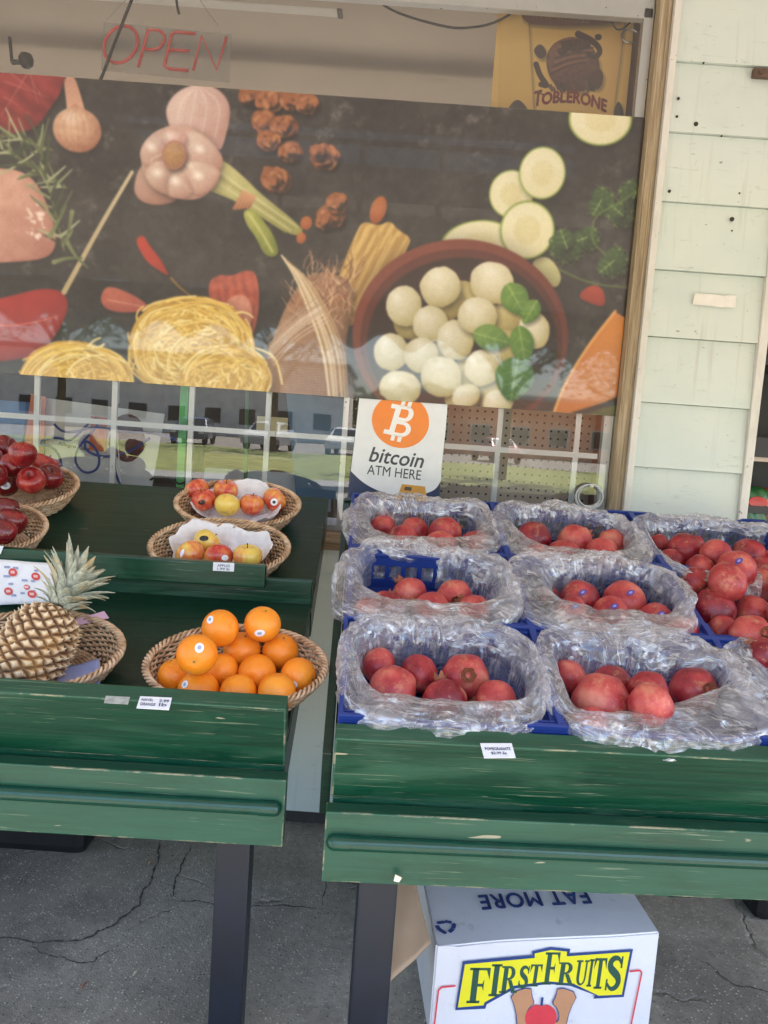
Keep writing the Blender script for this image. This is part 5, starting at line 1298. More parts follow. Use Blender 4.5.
# price tags on the board edges
def price_tag(quad, T, lines, label, mat=None, on='top'):
    """small paper lying on a board's top edge: placed on the plane through its centre"""
    P = [Vector(p) for p in quad]; ex = (P[1] - P[0]); ey = (P[3] - P[0]); nn = ex.cross(ey).normalized()
    if nn.dot(CAM - P[0]) < 0: nn = -nn
    m = MB(); m.add([p + nn * .0022 for p in P] + [p + nn * .0012 for p in P], [(0, 1, 2, 3), (7, 6, 5, 4), (0, 4, 5, 1), (1, 5, 6, 2), (2, 6, 7, 3), (3, 7, 4, 0)])
    o = m.build('price_tag', mat or M['paper']); tag(o, label, 'price tag', 'paper price tags')
    if lines:
        m = MB(); W = ex.length; Hh = ey.length; F_ = frame(P[3] + nn * .0026, ex.normalized(), (P[0] - P[3]).normalized(), nn)
        for s, x0, x1, y0, y1 in lines: fit_text(m, s, x0 * W, x1 * W, y0 * Hh, y1 * Hh, F_, bold=.01)
        m.build('lettering', M['ink'], o)
def board_quad(pxq, T, zt):
    """points of the picture dropped on the front board's tilted top edge"""
    S0 = T @ TR(0, 0, zt) @ RX(SL); o = S0.translation; n = (S0.to_3x3() @ Vector((0, 0, 1))).normalized(); return [atPlane(x, y, o, n) for x, y in pxq]
price_tag(board_quad([(140.3, 697), (172, 698.5), (169, 710.8), (136.5, 708.8)], LT, LZ0), LT, [('NAVEL', .08, .45, .6, .8), ('ORANGE', .08, .55, .22, .46), ('2.99', .64, .94, .56, .78), ('lb', .66, .9, .22, .48)], 'white price tag on the board in front of the oranges')
price_tag(board_quad([(106, 696.5), (130, 697.8), (128, 705), (104, 703.6)], LT, LZ0), LT, [], 'worn grey price tag left of the white one on the board', simple('grey_tag', lin(160, 164, 158), .7, .3, 60))
price_tag(board_quad([(480, 744), (511.5, 744), (515.5, 758.5), (484, 758.8)], RT, RZ0), RT, [('POMEGRANATE', .1, .9, .5, .7), ('$2.99 Ea', .26, .74, .2, .4)], 'white pomegranate price tag on the right table board')
def lip_quad(pxq):
    n = (LT.to_3x3() @ Vector((0, -1, 0))).normalized(); o = LT @ Vector((0, RY_ - .0335, 0)); return [atPlane(x, y, o, n) for x, y in pxq]
price_tag(lip_quad([(213.5, 562), (234.5, 563), (234, 571.5), (213, 570.5)]), LT, [('APPLES', .2, .8, .5, .8), ('1.99 lb', .2, .8, .12, .4)], 'small white price tag on the lip board under apples')
price_tag(lip_quad([(-6, 545), (4, 546), (1, 554), (-6, 553)]), LT, [], 'white price tag on the lip board at left edge')
# ------------------------------------------------------------------ blue crates of pomegranates
M['sticker_lilac'] = simple('sticker_lilac', lin(150, 140, 200), .4)
M['crate'] = simple('blue_crate_plastic', lin(32, 56, 130), .42, .12, 10, .15)
CW, CD, CH = .418, .318, .108
def make_crate():
    t = empty('fruit_crate', (0, 0, 0)); m = MB(); w = .007
    m.box(0, CW, 0, CD, 0, .006)
    for (x0, x1, y0, y1, ax) in ((0, CW, 0, w, 0), (0, CW, CD - w, CD, 0), (0, w, w + .0002, CD - w - .0002, 1), (CW - w, CW, w + .0002, CD - w - .0002, 1)):
        m.box(x0, x1, y0, y1, .0062, .030); m.box(x0, x1, y0, y1, CH - .034, CH - .010)
        n = 9 if ax == 0 else 6
        for k in range(n + 1):
            if ax == 0: c = x0 + .012 + (x1 - x0 - .024) * k / n; m.box(c - .006, c + .006, y0 + .0008, y1 - .0008, .0302, CH - .0342)
            else: c = y0 + .012 + (y1 - y0 - .024) * k / n; m.box(x0 + .0008, x1 - .0008, c - .006, c + .006, .0302, CH - .0342)
    m.build('body', M['crate'], t)
    m = MB(); r = .011
    m.box(-r, CW + r, -r, w, CH - .0098, CH, bev=.002); m.box(-r, CW + r, CD - w, CD + r, CH - .0098, CH, bev=.002)
    m.box(-r, w, w + .0003, CD - w - .0003, CH - .0095, CH - .0003, bev=.002); m.box(CW - w, CW + r, w + .0003, CD - w - .0003, CH - .0095, CH - .0003, bev=.002)
    m.build('rim', M['crate'], t)
    for (cx, cy, sx, sy) in ((0, 0, 1, 1), (CW, 0, -1, 1), (0, CD, 1, -1), (CW, CD, -1, -1)):
        m = MB()
        def B(x0, x1, y0, y1, z0, z1): m.box(min(cx + sx * x0, cx + sx * x1), max(cx + sx * x0, cx + sx * x1), min(cy + sy * y0, cy + sy * y1), max(cy + sy * y0, cy + sy * y1), z0, z1, bev=.0015)
        B(-.010, .060, -.010, -.001, .0, CH + .014); B(-.010, -.001, -.0008, .05, .0, CH + .014); B(.0005, .045, .0072, .011, CH - .04, CH + .010)
        m.add([(cx + sx * .060, cy - sy * .010, CH), (cx + sx * .090, cy - sy * .010, CH), (cx + sx * .060, cy - sy * .010, CH + .014), (cx + sx * .060, cy - sy * .001, CH), (cx + sx * .090, cy - sy * .001, CH), (cx + sx * .060, cy - sy * .001, CH + .014)], [(0, 1, 2), (5, 4, 3), (1, 4, 5, 2), (0, 3, 4, 1)])
        m.build('corner_post', M['crate'], t)
    return t
cproto = make_crate(); C0 = .014; PITX, PITY = .436, .335
names = {(0, 0): 'blue crate in the front row at the left end', (1, 0): 'blue crate in the middle of the front row', (2, 0): 'blue crate in the front row at the right edge',
         (0, 1): 'blue crate in the second row at the left end', (1, 1): 'blue crate in the centre of the nine', (2, 1): 'blue crate in the second row at right with little plastic',
         (0, 2): 'blue crate in the back row below the bitcoin sign', (1, 2): 'blue crate in the back row below the coil of wire', (2, 2): 'blue crate in the back row nearest the doorway, heaped high'}
CM = {}
for j in range(3):
    for i in range(3):
        o = cproto if (i, j) == (0, 0) else copy_tree(cproto); CM[i, j] = SR @ TR(C0 + PITX * i, .022 + PITY * j, .001)
        o.matrix_world = CM[i, j]; tag(o, names[i, j], 'crate', 'blue fruit crates on the right table')
Z3 = lambda x, y, r: (320 + x / 3.2, 480 + y / 3.2, r / 3.2)
Z4 = lambda x, y, r: (500 + x / 2.866, 480 + y / 2.866, r / 2.866)
PM = {
 (0, 0): (Z3, [(190, 595, 60, 0), (318, 622, 65, 0), (464, 632, 78, 'c'), (232, 672, 79, 0), (398, 708, 75, 0), (562, 710, 72, 's2')]),
 (0, 1): (Z3, [(285, 366, 58, 0), (430, 378, 61, 'c'), (212, 410, 60, 0), (490, 420, 56, 0), (355, 420, 64, 0), (150, 420, 45, 0)]),
 (0, 2): (Z3, [(200, 150, 42, 0), (300, 165, 48, 0), (400, 172, 56, 0), (495, 205, 48, 0), (265, 200, 57, 0), (385, 215, 55, 0)]),
 (1, 2): (Z4, [(95, 168, 51, 't'), (215, 178, 52, 0), (318, 182, 42, 0), (182, 215, 50, 0), (293, 218, 54, 0), (100, 225, 44, 0), (375, 255, 30, 0)]),
 (2, 2): (Z4, [(455, 182, 28, 0), (565, 180, 22, 0), (715, 212, 48, 0), (620, 217, 49, 'd'), (527, 199, 49, 0), (490, 238, 42, 0), (572, 254, 41, 0), (677, 258, 58, 's'), (752, 258, 40, 0), (820, 235, 50, 0), (553, 290, 44, 0), (652, 292, 57, 0), (750, 300, 50, 0), (830, 300, 50, 0)]),
 (1, 1): (Z4, [(142, 332, 28, 0), (357, 347, 62, 's'), (228, 343, 58, 's'), (205, 378, 48, 's'), (318, 388, 56, 's'), (445, 405, 54, 's'), (522, 442, 50, 0), (265, 430, 50, 0)]),
 (2, 1): (Z4, [(612, 372, 62, 't'), (722, 382, 52, 0), (820, 390, 52, 0), (718, 445, 60, 'c'), (640, 430, 44, 0), (762, 502, 48, 0), (830, 460, 52, 0)]),
 (1, 0): (Z4, [(200, 567, 54, 0), (320, 590, 62, 0), (425, 605, 58, 0), (555, 605, 70, 'c'), (290, 637, 84, 't'), (432, 645, 64, 0), (262, 702, 54, 0)]),
 (2, 0): (Z4, [(840, 600, 62, 0), (850, 690, 62, 0)]),
}
where = {(0, 0): 'in the left crate of the front row', (1, 0): 'in the middle crate of the front row', (2, 0): 'in the front row crate at the right edge', (0, 1): 'in the left crate of the second row',
         (1, 1): 'in the centre crate', (2, 1): 'in the right crate of the second row', (0, 2): 'in the back row crate below bitcoin sign', (1, 2): 'in the back row crate below the wire coil', (2, 2): 'in the back row crate by the doorway'}
look = {0: 'red pomegranate', 'c': 'crowned pomegranate', 't': 'tan topped pomegranate', 's': 'stickered pomegranate', 's2': 'pinkish pomegranate', 'd': 'darkest red pomegranate'}
rn = random.Random(31)
for key, (Z, L) in PM.items():
    H_ = Heap(); Sb = CM[key]; order = sorted(range(len(L)), key=lambda k: L[k][1]); xs = sorted(range(len(L)), key=lambda k: L[k][0])
    for k in order:
        x, y, r, fl_ = L[k]; px, py, rp = Z(x, y, r); c, rr = H_.place(px, py, rp, Sb, .03 if key == (2, 2) else .008, CD - .008)
        if px - rp > 775: continue
        if fl_ == 'c': R = point_to((.05 + rn.uniform(-.1, .2), -.85, .35 - .3 * (key == (0, 1))))
        elif fl_ == 't': R = point_to((.2, .9, -.2))
        else: R = point_to((rn.uniform(-1, 1), rn.uniform(.1, 1), rn.uniform(-.9, .4))) @ Matrix.Rotation(rn.uniform(0, 6.28), 4, 'Z')
        pos = xs.index(k); n = len(L); up = order.index(k) < n / 2
        side = 'leftmost' if pos == 0 else 'rightmost' if pos == n - 1 else ordlab(pos, n) + ' from left'
        o = spawn('pome', c, R, rr, .0455, f"{look[fl_]}, {side} {where[key]}", 'pomegranates in the blue crates')
        if fl_ == 's':
            sticker(o, o.matrix_world.copy(), c, .0455, px + rp * rn.uniform(.1, .4), py - rp * rn.uniform(.3, .5), 9.5, 5.5, M['sticker_purple'], 20 + rn.uniform(-10, 20), M['sticker_lilac'], 1.01)

# ------------------------------------------------------------------ clear plastic liners
def mat_plastic():
    t = NT('clear_plastic'); v = t.co(); geo = t.node('ShaderNodeNewGeometry')
    def vm(op, a, b):
        nd = t.node('ShaderNodeVectorMath', operation=op)
        for s_, q in ((nd.inputs[0], a), (nd.inputs[1], b)):
            if hasattr(q, 'is_output'): t.link(q, s_)
            else: s_.default_value = q
        return nd.outputs[0]
    def scale(a, k):
        nd = t.node('ShaderNodeVectorMath', operation='SCALE'); t.link(a, nd.inputs[0])
        if hasattr(k, 'is_output'): t.link(k, nd.inputs['Scale'])
        else: nd.inputs['Scale'].default_value = k
        return nd.outputs[0]
    def facets(sc, warp, wsc, vec):
        wn = t.node('ShaderNodeTexNoise'); wn.inputs['Scale'].default_value = wsc; wn.inputs['Detail'].default_value = 2; t.link(vec, wn.inputs['Vector'])
        p = vm('ADD', vec, scale(vm('SUBTRACT', wn.outputs['Color'], (.5, .5, .5)), warp))
        vo = t.node('ShaderNodeTexVoronoi'); vo.inputs['Scale'].default_value = sc; t.link(p, vo.inputs['Vector'])
        ve = t.node('ShaderNodeTexVoronoi', feature='DISTANCE_TO_EDGE'); ve.inputs['Scale'].default_value = sc; t.link(p, ve.inputs['Vector'])
        return vm('SUBTRACT', vo.outputs['Color'], (.5, .5, .5)), ve.outputs['Distance']
    uv = t.mapped((1.0, 1.0, 1), kind='UV')
    c1, e1 = facets(26, .10, 6, uv); c2, e2 = facets(90, .04, 14, uv); c3, e3 = facets(60, .04, 10, v)
    pert = vm('ADD', vm('ADD', scale(c1, .55), scale(c2, .5)), scale(c3, .45))
    nrm = t.node('ShaderNodeVectorMath', operation='NORMALIZE'); t.link(vm('ADD', geo.outputs['Normal'], pert), nrm.inputs[0]); nb = nrm.outputs[0]
    st1 = t.rampf(t.noise(1, t.mapped((15, 95, 1), kind='UV'), 4, .6, 1.6), .50, .66)      # white fold highlights painted in along the rim
    st2 = t.rampf(t.noise(1, t.mapped((70, 24, 1), (3, 5, 0), kind='UV'), 4, .6, 1.4), .52, .66)   # painted pleat highlights running across it
    sel = t.rampf(t.noise(6, v, 2), .42, .58)
    ln = t.math('ADD', t.math('MULTIPLY', st1, t.math('SUBTRACT', 1.0, t.math('MULTIPLY', sel, .8))), t.math('MULTIPLY', st2, sel))
    tr = t.node('ShaderNodeBsdfTransparent'); tr.inputs[0].default_value = (.96, .96, .98, 1)
    gl = t.node('ShaderNodeBsdfGlossy'); gl.inputs['Roughness'].default_value = .26; gl.inputs['Color'].default_value = (1, 1, 1, 1); t.link(nb, gl.inputs['Normal'])
    df = t.node('ShaderNodeBsdfDiffuse'); df.inputs[0].default_value = lin(246, 246, 250); t.link(nb, df.inputs['Normal'])
    tl = t.node('ShaderNodeBsdfTranslucent'); tl.inputs[0].default_value = lin(246, 246, 250)
    a = t.node('ShaderNodeMixShader'); a.inputs[0].default_value = .45; t.link(df.outputs[0], a.inputs[1]); t.link(tl.outputs[0], a.inputs[2])
    lw = t.node('ShaderNodeLayerWeight'); lw.inputs[0].default_value = .3; t.link(nb, lw.inputs['Normal'])
    patch = t.rampf(t.noise(9, v, 5, .6), .42, .66)
    f = t.math('ADD', t.math('ADD', t.math('MULTIPLY', ln, .52), t.math('MULTIPLY', patch, .24)), t.math('ADD', t.math('MULTIPLY', lw.outputs['Facing'], .14), .15)); f = t.math('MINIMUM', f, .8)
    m1 = t.node('ShaderNodeMixShader'); t.link(f, m1.inputs[0]); t.link(tr.outputs[0], m1.inputs[1]); t.link(a.outputs[0], m1.inputs[2])
    g = t.math('MINIMUM', t.math('ADD', t.math('ADD', .09, t.math('MULTIPLY', ln, .18)), t.math('MULTIPLY', lw.outputs['Facing'], .16)), .6)
    mx = t.node('ShaderNodeMixShader'); t.link(g, mx.inputs[0]); t.link(m1.outputs[0], mx.inputs[1]); t.link(gl.outputs[0], mx.inputs[2]); t.link(mx.outputs[0], t.out.inputs[0]); return t.m
M['plastic'] = mat_plastic()
def rel(pt, Mx): return Mx.inverted() @ pt
def plastic(key, opening, hang, label, seed, crest=.010, skip=None, marg=(.012, -.012, .012, .004), spill=0.0):
    """a bag lining one crate: opening = picture outline of its mouth; hang(q) = how far it falls outside at angle q (metres)"""
    Mx = CM[key]; n = (Mx.to_3x3() @ Vector((0, 0, 1))).normalized(); o_ = Mx @ Vector((0, 0, .072))
    P = [rel(atPlane(x, y, o_, n), Mx) for x, y in chaikin(opening, 2)]
    ctr = Vector((sum(p.x for p in P) / len(P), sum(p.y for p in P) / len(P), 0))
    ang = [(math.atan2(p.y - ctr.y, p.x - ctr.x) % (2 * PI), math.hypot(p.x - ctr.x, p.y - ctr.y)) for p in P]; ang.sort()
    def mouth(q):
        q %= 2 * PI
        for k in range(len(ang)):
            a, ra = ang[k]; b_, rb = ang[(k + 1) % len(ang)]; b2 = b_ if b_ > a else b_ + 2 * PI; qq = q if q >= a else q + 2 * PI
            if a <= qq <= b2 and b2 - a < 3: f = (qq - a) / (b2 - a + 1e-9); return ra + (rb - ra) * f
        return ang[0][1]
    mL, mR, mF, mB = marg                               # overlap past the crate's rim: left, right, front, back
    ccx, ccy = (CW + mR - mL) / 2, (CD + mB - mF) / 2; wx, wy = (CW + mR + mL) / 2, (CD + mB + mF) / 2
    def wall(q):                                        # distance from the mouth centre to the bag's rounded outline
        dx, dy = math.cos(q), math.sin(q); lo, hi = 0.0, .6
        for _ in range(22):
            md = (lo + hi) / 2; X = abs((ctr.x + dx * md - ccx) / wx); Y = abs((ctr.y + dy * md - ccy) / wy)
            if X ** 3.6 + Y ** 3.6 < 1: lo = md
            else: hi = md
        return lo * (1 + .035 * mnoise.noise(Vector((2.2 * math.cos(q), 2.2 * math.sin(q), seed * 5.3))))
    m = MB(); NU, NV = 260, 46
    def f(u, v):
        q = 2 * PI * u + PI / 2; dx, dy = math.cos(q), math.sin(q); r0 = mouth(q); r1 = max(wall(q), r0 + .03); hg = hang(q)
        s = Vector((dx * 1.7, dy * 1.7, seed * 3.1)); wob = mnoise.noise(s * 1.3) 
        if v < .12:   t_ = v / .12; r = r0 + .004; z = .012 + .073 * t_
        elif v < .62: t_ = (v - .12) / .50; r = r0 + (r1 - r0) * t_; z = .085 + (CH + crest * (1 + .6 * wob) - .085) * math.sin(min(1, t_ * 2.0) * PI / 2)
        else:         t_ = (v - .62) / .38; r = r1 + .014 * math.sin(t_ * 2.6) * (1 + wob) + spill * t_ * max(0, -dy) ** 2 * (1 + .5 * wob); z = CH + crest * (1 + .6 * wob) - t_ ** 1.4 * hg
        amp = .25 + .75 * min(1, v * 4)
        p = Vector((ctr.x + dx * r, ctr.y + dy * r, z)); sp = Vector((p.x * 16, p.y * 16, p.z * 16 + seed * 7))
        k1 = mnoise.noise(sp * .8); k2 = 1 - 2 * abs(mnoise.noise(sp * 1.5 + Vector((5, 1, 2)))); k3 = 1 - 2 * abs(mnoise.noise(Vector((2.6 * math.cos(q) + seed, 2.6 * math.sin(q), v * 7 + 2 * k1)))); k4 = 1 - 2 * abs(mnoise.noise(Vector((q * 7, v * 2.2, seed))))
        d = amp * (.012 * k1 + .005 * k2 + .008 * (k3 - .4) + .005 * (k4 - .4))
        nz = .8; p += Vector((dx * d * .55, dy * d * .55, d * nz))
        if key[1] == 0 and p.y < -.012: p.z = max(p.z, .099 + .004 * k2)
        if v > .97: p.z += .006 * math.sin(q * 31 + seed)
        p.z = max(p.z, .004 if (-.012 < p.x < CW + .012 and -.012 < p.y < CD + .012) else -.07)
        return p
    m.grid(f, NU, NV, wrap=True, skip=skip)
    o = m.build('plastic_liner', M['plastic'], smooth=True); o.matrix_world = Mx
    ul = o.data.uv_layers.new(name='UVMap'); vi = [l.vertex_index for l in o.data.loops]
    ul.data.foreach_set('uv', [c for k in vi for c in ((k // (NV + 1)) / NU + seed, (k % (NV + 1)) / NV * .22)])
    return tag(o, label, 'plastic liner', 'clear plastic crate liners')
def hang(front=.05, back=.015, left=.03, right=.02):
    def h(q):
        c, s = math.cos(q), math.sin(q); w = [max(0, -s) ** 2, max(0, s) ** 2, max(0, -c) ** 2, max(0, c) ** 2]
        return (front * w[0] + back * w[1] + left * w[2] + right * w[3]) / sum(w)
    return h
z3 = lambda L: [Z3(x, y, 1)[:2] for x, y in L]; z4 = lambda L: [Z4(x, y, 1)[:2] for x, y in L]
plastic((0, 0), z3([(125, 600), (160, 555), (260, 545), (420, 555), (560, 575), (640, 640), (655, 710), (630, 755), (480, 740), (320, 730), (190, 715), (140, 670)]), hang(.050, .01, .05, .015), 'clear plastic bag in the left front crate, spilling over the board', 1, .020, marg=(.002, -.016, .012, .004), spill=.018)
plastic((0, 1), z3([(140, 275), (250, 268), (390, 290), (480, 330), (530, 375), (545, 425), (450, 432), (330, 428), (200, 405), (140, 380)]), hang(.05, .01, .06, .02), 'clear plastic bag bulging around five pomegranates in second row left', 2, .026, marg=(.030, -.010, .020, .006))
plastic((0, 2), z3([(165, 120), (300, 128), (440, 130), (505, 150), (480, 215), (400, 210), (300, 205), (200, 200), (160, 160)]), hang(.04, .01, .03, .02), 'clear plastic bag in the back row crate below the bitcoin sign', 3, .014)
plastic((1, 2), z4([(35, 130), (150, 125), (300, 140), (350, 170), (355, 225), (280, 235), (180, 225), (90, 195), (40, 165)]), hang(.05, .01, .02, .03), 'clear plastic bag folded along the back row below wire coil', 4, .016)
plastic((1, 1), z4([(140, 300), (260, 290), (400, 300), (470, 340), (500, 400), (440, 425), (340, 395), (230, 385), (160, 360)]), hang(.05, .01, .03, .02), 'clear plastic bag around stickered pomegranates in the centre crate', 5, .024, marg=(.024, -.014, .018, .006))
plastic((1, 0), z4([(150, 520), (250, 535), (400, 570), (600, 560), (625, 620), (600, 640), (480, 655), (380, 690), (290, 720), (215, 715), (190, 640)]), hang(.055, .01, .03, .02), 'largest clear plastic sheet spread over the middle front crate', 6, .022, marg=(.012, .016, .016, .012), spill=.035)
plastic((2, 1), z4([(640, 350), (760, 345), (860, 350), (880, 420), (850, 520), (740, 520), (690, 440), (660, 390)]), hang(.02, .01, .012, .02), 'scrap of clear plastic at the left of second row right crate', 7, .006, skip=lambda u, v: .12 < u < .40 or u > .78 and u < .95)
plastic((2, 2), z4([(420, 160), (560, 160), (760, 180), (860, 200), (860, 300), (760, 290), (640, 300), (540, 300), (470, 255), (430, 200)]), hang(.04, .01, .03, .02), 'clear plastic along the crate nearest the doorway', 8, .01)
plastic((2, 0), z4([(760, 560), (860, 560), (900, 640), (860, 720), (790, 700)]), hang(.02, .01, .02, .02), 'clear plastic at the right edge front crate', 9, .012, skip=lambda u, v: .62 < u < .80)

# ------------------------------------------------------------------ cardboard fruit box under the right table
def mat_card(name, c0, c1):
    t = NT(name); c = t.mix(t.rampf(t.noise(5, None, 5), .35, .7), lin(*c0), lin(*c1)); c = t.mix(t.math('MULTIPLY', t.rampf(t.noise(24, None, 5, .7), .60, .72), .35), c, lin(150, 146, 140))
    t.set(Base_Color=c, Roughness=.6, Normal=t.bump(t.math('ADD', t.noise(8, None, 4), t.math('MULTIPLY', t.noise(60, t.mapped((1, 6, 1)), 2), .15)), .25, .008)); return t.m
M['card_white'] = mat_card('white_cardboard', (232, 230, 232), (220, 218, 222)); M['card_brown'] = mat_card('brown_cardboard', (176, 148, 120), (160, 130, 102))
BL = atY(436, 947, -1.005); BRr = atY(660, 932, -.965)
BW = math.hypot(BRr.x - BL.x, BRr.y - BL.y); BH, BD = .325, .40
bx = empty('fruit_box', Matrix.Translation((BL.x, BL.y, 0)) @ RZ(math.degrees(math.atan2(BRr.y - BL.y, BRr.x - BL.x))), 'white cardboard apple box with yellow FirstFruits banner under the right table', 'box')
print('box', BL, BRr, BW)
BH = (BL.z + BRr.z) / 2; tilt = BRr.z - BL.z
m = MB(); m.box(0.006, BW - .006, .006, BD, .0, BH - .05); m.build('body', M['card_white'], bx)
m = MB()
bm = bmesh.new(); bmesh.ops.create_cube(bm, size=1)
for v in bm.verts: v.co = Vector((BW * (.5 + v.co.x), BD * (.5 + v.co.y), .03 + (BH - .03) * (.5 + v.co.z)))
bmesh.ops.subdivide_edges(bm, edges=bm.edges[:], cuts=10, use_grid_fill=True)
bmesh.ops.bevel(bm, geom=[e for e in bm.edges if e.is_valid and e.calc_face_angle(0) > 1], offset=.004, segments=2, affect='EDGES')
for v in bm.verts:
    w = mnoise.noise(v.co * 6) * .0022; v.co += Vector((0, w * 1.0, w))
    if v.co.z > BH - .02: v.co.z += (v.co.x / BW - .5) * tilt + .003 * math.sin(v.co.x * 7)
bm.verts.index_update(); m.add([v.co.copy() for v in bm.verts], [[v.index for v in f.verts] for f in bm.faces]); bm.free()
lid = m.build('lid', M['card_white'], bx, smooth=True, sharp=35)
FZ = TR(0, -.0045, 0) @ RX(90)                       # prints on the front face: (x, z) -> front
zt_ = lambda x: BH + (x / BW - .5) * tilt
M['navy'] = simple('navy_ink', lin(40, 66, 128), .5, .1); M['yellow'] = simple('yellow_ink', lin(238, 226, 44), .5, .04); M['dgreen'] = simple('dark_green_ink', lin(44, 84, 70), .5, .08); M['cherry'] = simple('red_ink', lin(222, 66, 76), .5, .06); M['skin_ink'] = simple('tan_ink', lin(196, 142, 104), .5, .06)
KX = BW / 687; KV = KX * 1.2
def fx(x, y):                                        # zoomed reading of the lid front -> box front coordinates
    X = (x - 50 + (y - 200) * .02) * KX; e = 205 - 45 * (x - 50) / 687; return (X, zt_(X) - (y - e) * KV)
def fpoly(mb, pts, lift): mb.prism(pts, lift, lift + .0004, M=FZ)
outer = [(120, 372), (133, 240), (345, 222), (343, 212), (400, 200), (460, 205), (458, 217), (655, 204), (640, 335), (545, 340), (550, 330), (470, 305), (400, 300), (300, 312), (215, 356), (212, 368)]
m = MB(); fpoly(m, [fx(*p) for p in outer], 0); m.build('banner_edge', M['navy'], bx)
cxx = sum(p[0] for p in outer) / len(outer)
inner = [(127, 364), (140, 247), (352, 229), (351, 217), (400, 207), (450, 211), (450, 224), (646, 211), (633, 328), (560, 331), (478, 298), (400, 292), (296, 304), (208, 350), (206, 358)]
m = MB(); fpoly(m, [fx(*p) for p in inner], .0006); m.build('banner', M['yellow'], bx)
def glyph(ch):
    R_ = lambda x0, y0, x1, y1: [(x0, y0), (x1, y0), (x1, y1), (x0, y1)]
    arc = lambda cx, cy, rx, ry, a0, a1, n=12: arcb(cx, cy, rx, ry, a0, a1, n)
    if ch == 'F': return [R_(.12, 0, .36, 1), R_(0, 0, .50, .07), R_(0, .93, .80, 1), [(.66, .93), (.80, .66), (.80, .93)], R_(.36, .47, .58, .55), [(.52, .51), (.60, .34), (.60, .68)]], .84
    if ch == 'I': return [R_(.12, 0, .36, 1), R_(0, 0, .48, .07), R_(0, .93, .48, 1)], .52
    if ch == 'T': return [R_(.28, 0, .52, .93), R_(.14, 0, .66, .07), R_(0, .92, .80, 1), [(0, .92), (0, .64), (.14, .92)], [(.66, .92), (.80, .64), (.80, .92)]], .84
    if ch == 'R':
        o = arc(.42, .74, .34, .26, 90, -90); i = arc(.42, .74, .13, .18, -90, 90)
        return [R_(.12, 0, .36, 1), R_(0, 0, .48, .07), R_(0, .93, .13, 1), [(.36, 1)] + o + [(.36, .48), (.36, .56)] + i + [(.36, .92)], [(.40, .48), (.60, .48), (.86, .07), (.98, .07), (.98, 0), (.66, 0)]], 1.0
    if ch == 'U':
        o = arc(.46, .32, .34, .32, 180, 360); i = arc(.50, .32, .18, .24, 360, 180)
        return [[(.12, .93)] + o + [(.80, .93), (.68, .93)] + i + [(.32, .93)], R_(0, .93, .46, 1), R_(.58, .93, .92, 1)], .96
    if ch == 'S':
        c = [(.62, .78), (.52, .93), (.32, .95), (.16, .84), (.18, .66), (.36, .54), (.54, .42), (.60, .24), (.48, .08), (.28, .05), (.12, .22)]
        c = chaikin(c, 2, False); L = []; Rr = []; n = len(c)
        for k, p in enumerate(c):
            a = c[max(0, k - 1)]; b_ = c[min(n - 1, k + 1)]; dx, dy = b_[0] - a[0], b_[1] - a[1]; l = math.hypot(dx, dy) + 1e-9; t_ = k / (n - 1); w = .035 + .085 * math.sin(PI * t_) ** 1.5
            L.append((p[0] - dy / l * w, p[1] + dx / l * w)); Rr.append((p[0] + dy / l * w, p[1] - dx / l * w))
        return [L + Rr[::-1], R_(.60, .66, .67, .99), R_(.07, .02, .14, .34)], .74
word = [('F', 155, 250, 252, 353, 1), ('I', 218, 253, 246, 333, 1), ('R', 250, 306, 251, 324, 1), ('S', 303, 338, 250, 312, 1), ('T', 338, 376, 246, 306, 1), ('F', 380, 428, 213, 301, 1), ('R', 424, 482, 240, 302, 1), ('U', 479, 520, 234, 303, 1), ('I', 519, 535, 231, 306, 1), ('T', 535, 575, 228, 312, 1), ('S', 572, 628, 222, 318, 1)]
word[0] = ('F', 152, 218, 256, 352, 1)
for lift, grow, mat_, nm in ((.0010, 0, 'dgreen', 'lettering'),):
    m = MB()
    for ch, x0, x1, yt, yb, _ in word:
        polys, w = glyph(ch)
        for pl_ in polys: fpoly(m, [fx(x0 + (px / w) * (x1 - x0) + (py) * 5, yb + (yt - yb) * py) for px, py in pl_], lift)
    m.build(nm, M[mat_], bx)
m = MB()
def bar(p, q, w=4.5):
    d = Vector((q[0] - p[0], q[1] - p[1])).normalized(); n_ = Vector((-d.y, d.x)) * w / 2; fpoly(m, [fx(p[0] + n_.x, p[1] + n_.y), fx(q[0] + n_.x, q[1] + n_.y), fx(q[0] - n_.x, q[1] - n_.y), fx(p[0] - n_.x, p[1] - n_.y)], 0)
bar((116, 306), (74, 310)); bar((74, 310), (65, 318)); bar((65, 318), (50, 560)); bar((652, 265), (684, 262)); bar((684, 262), (690, 268)); bar((690, 268), (655, 540)); bar((50, 560), (655, 538))
m.build('border_line', M['cherry'], bx)
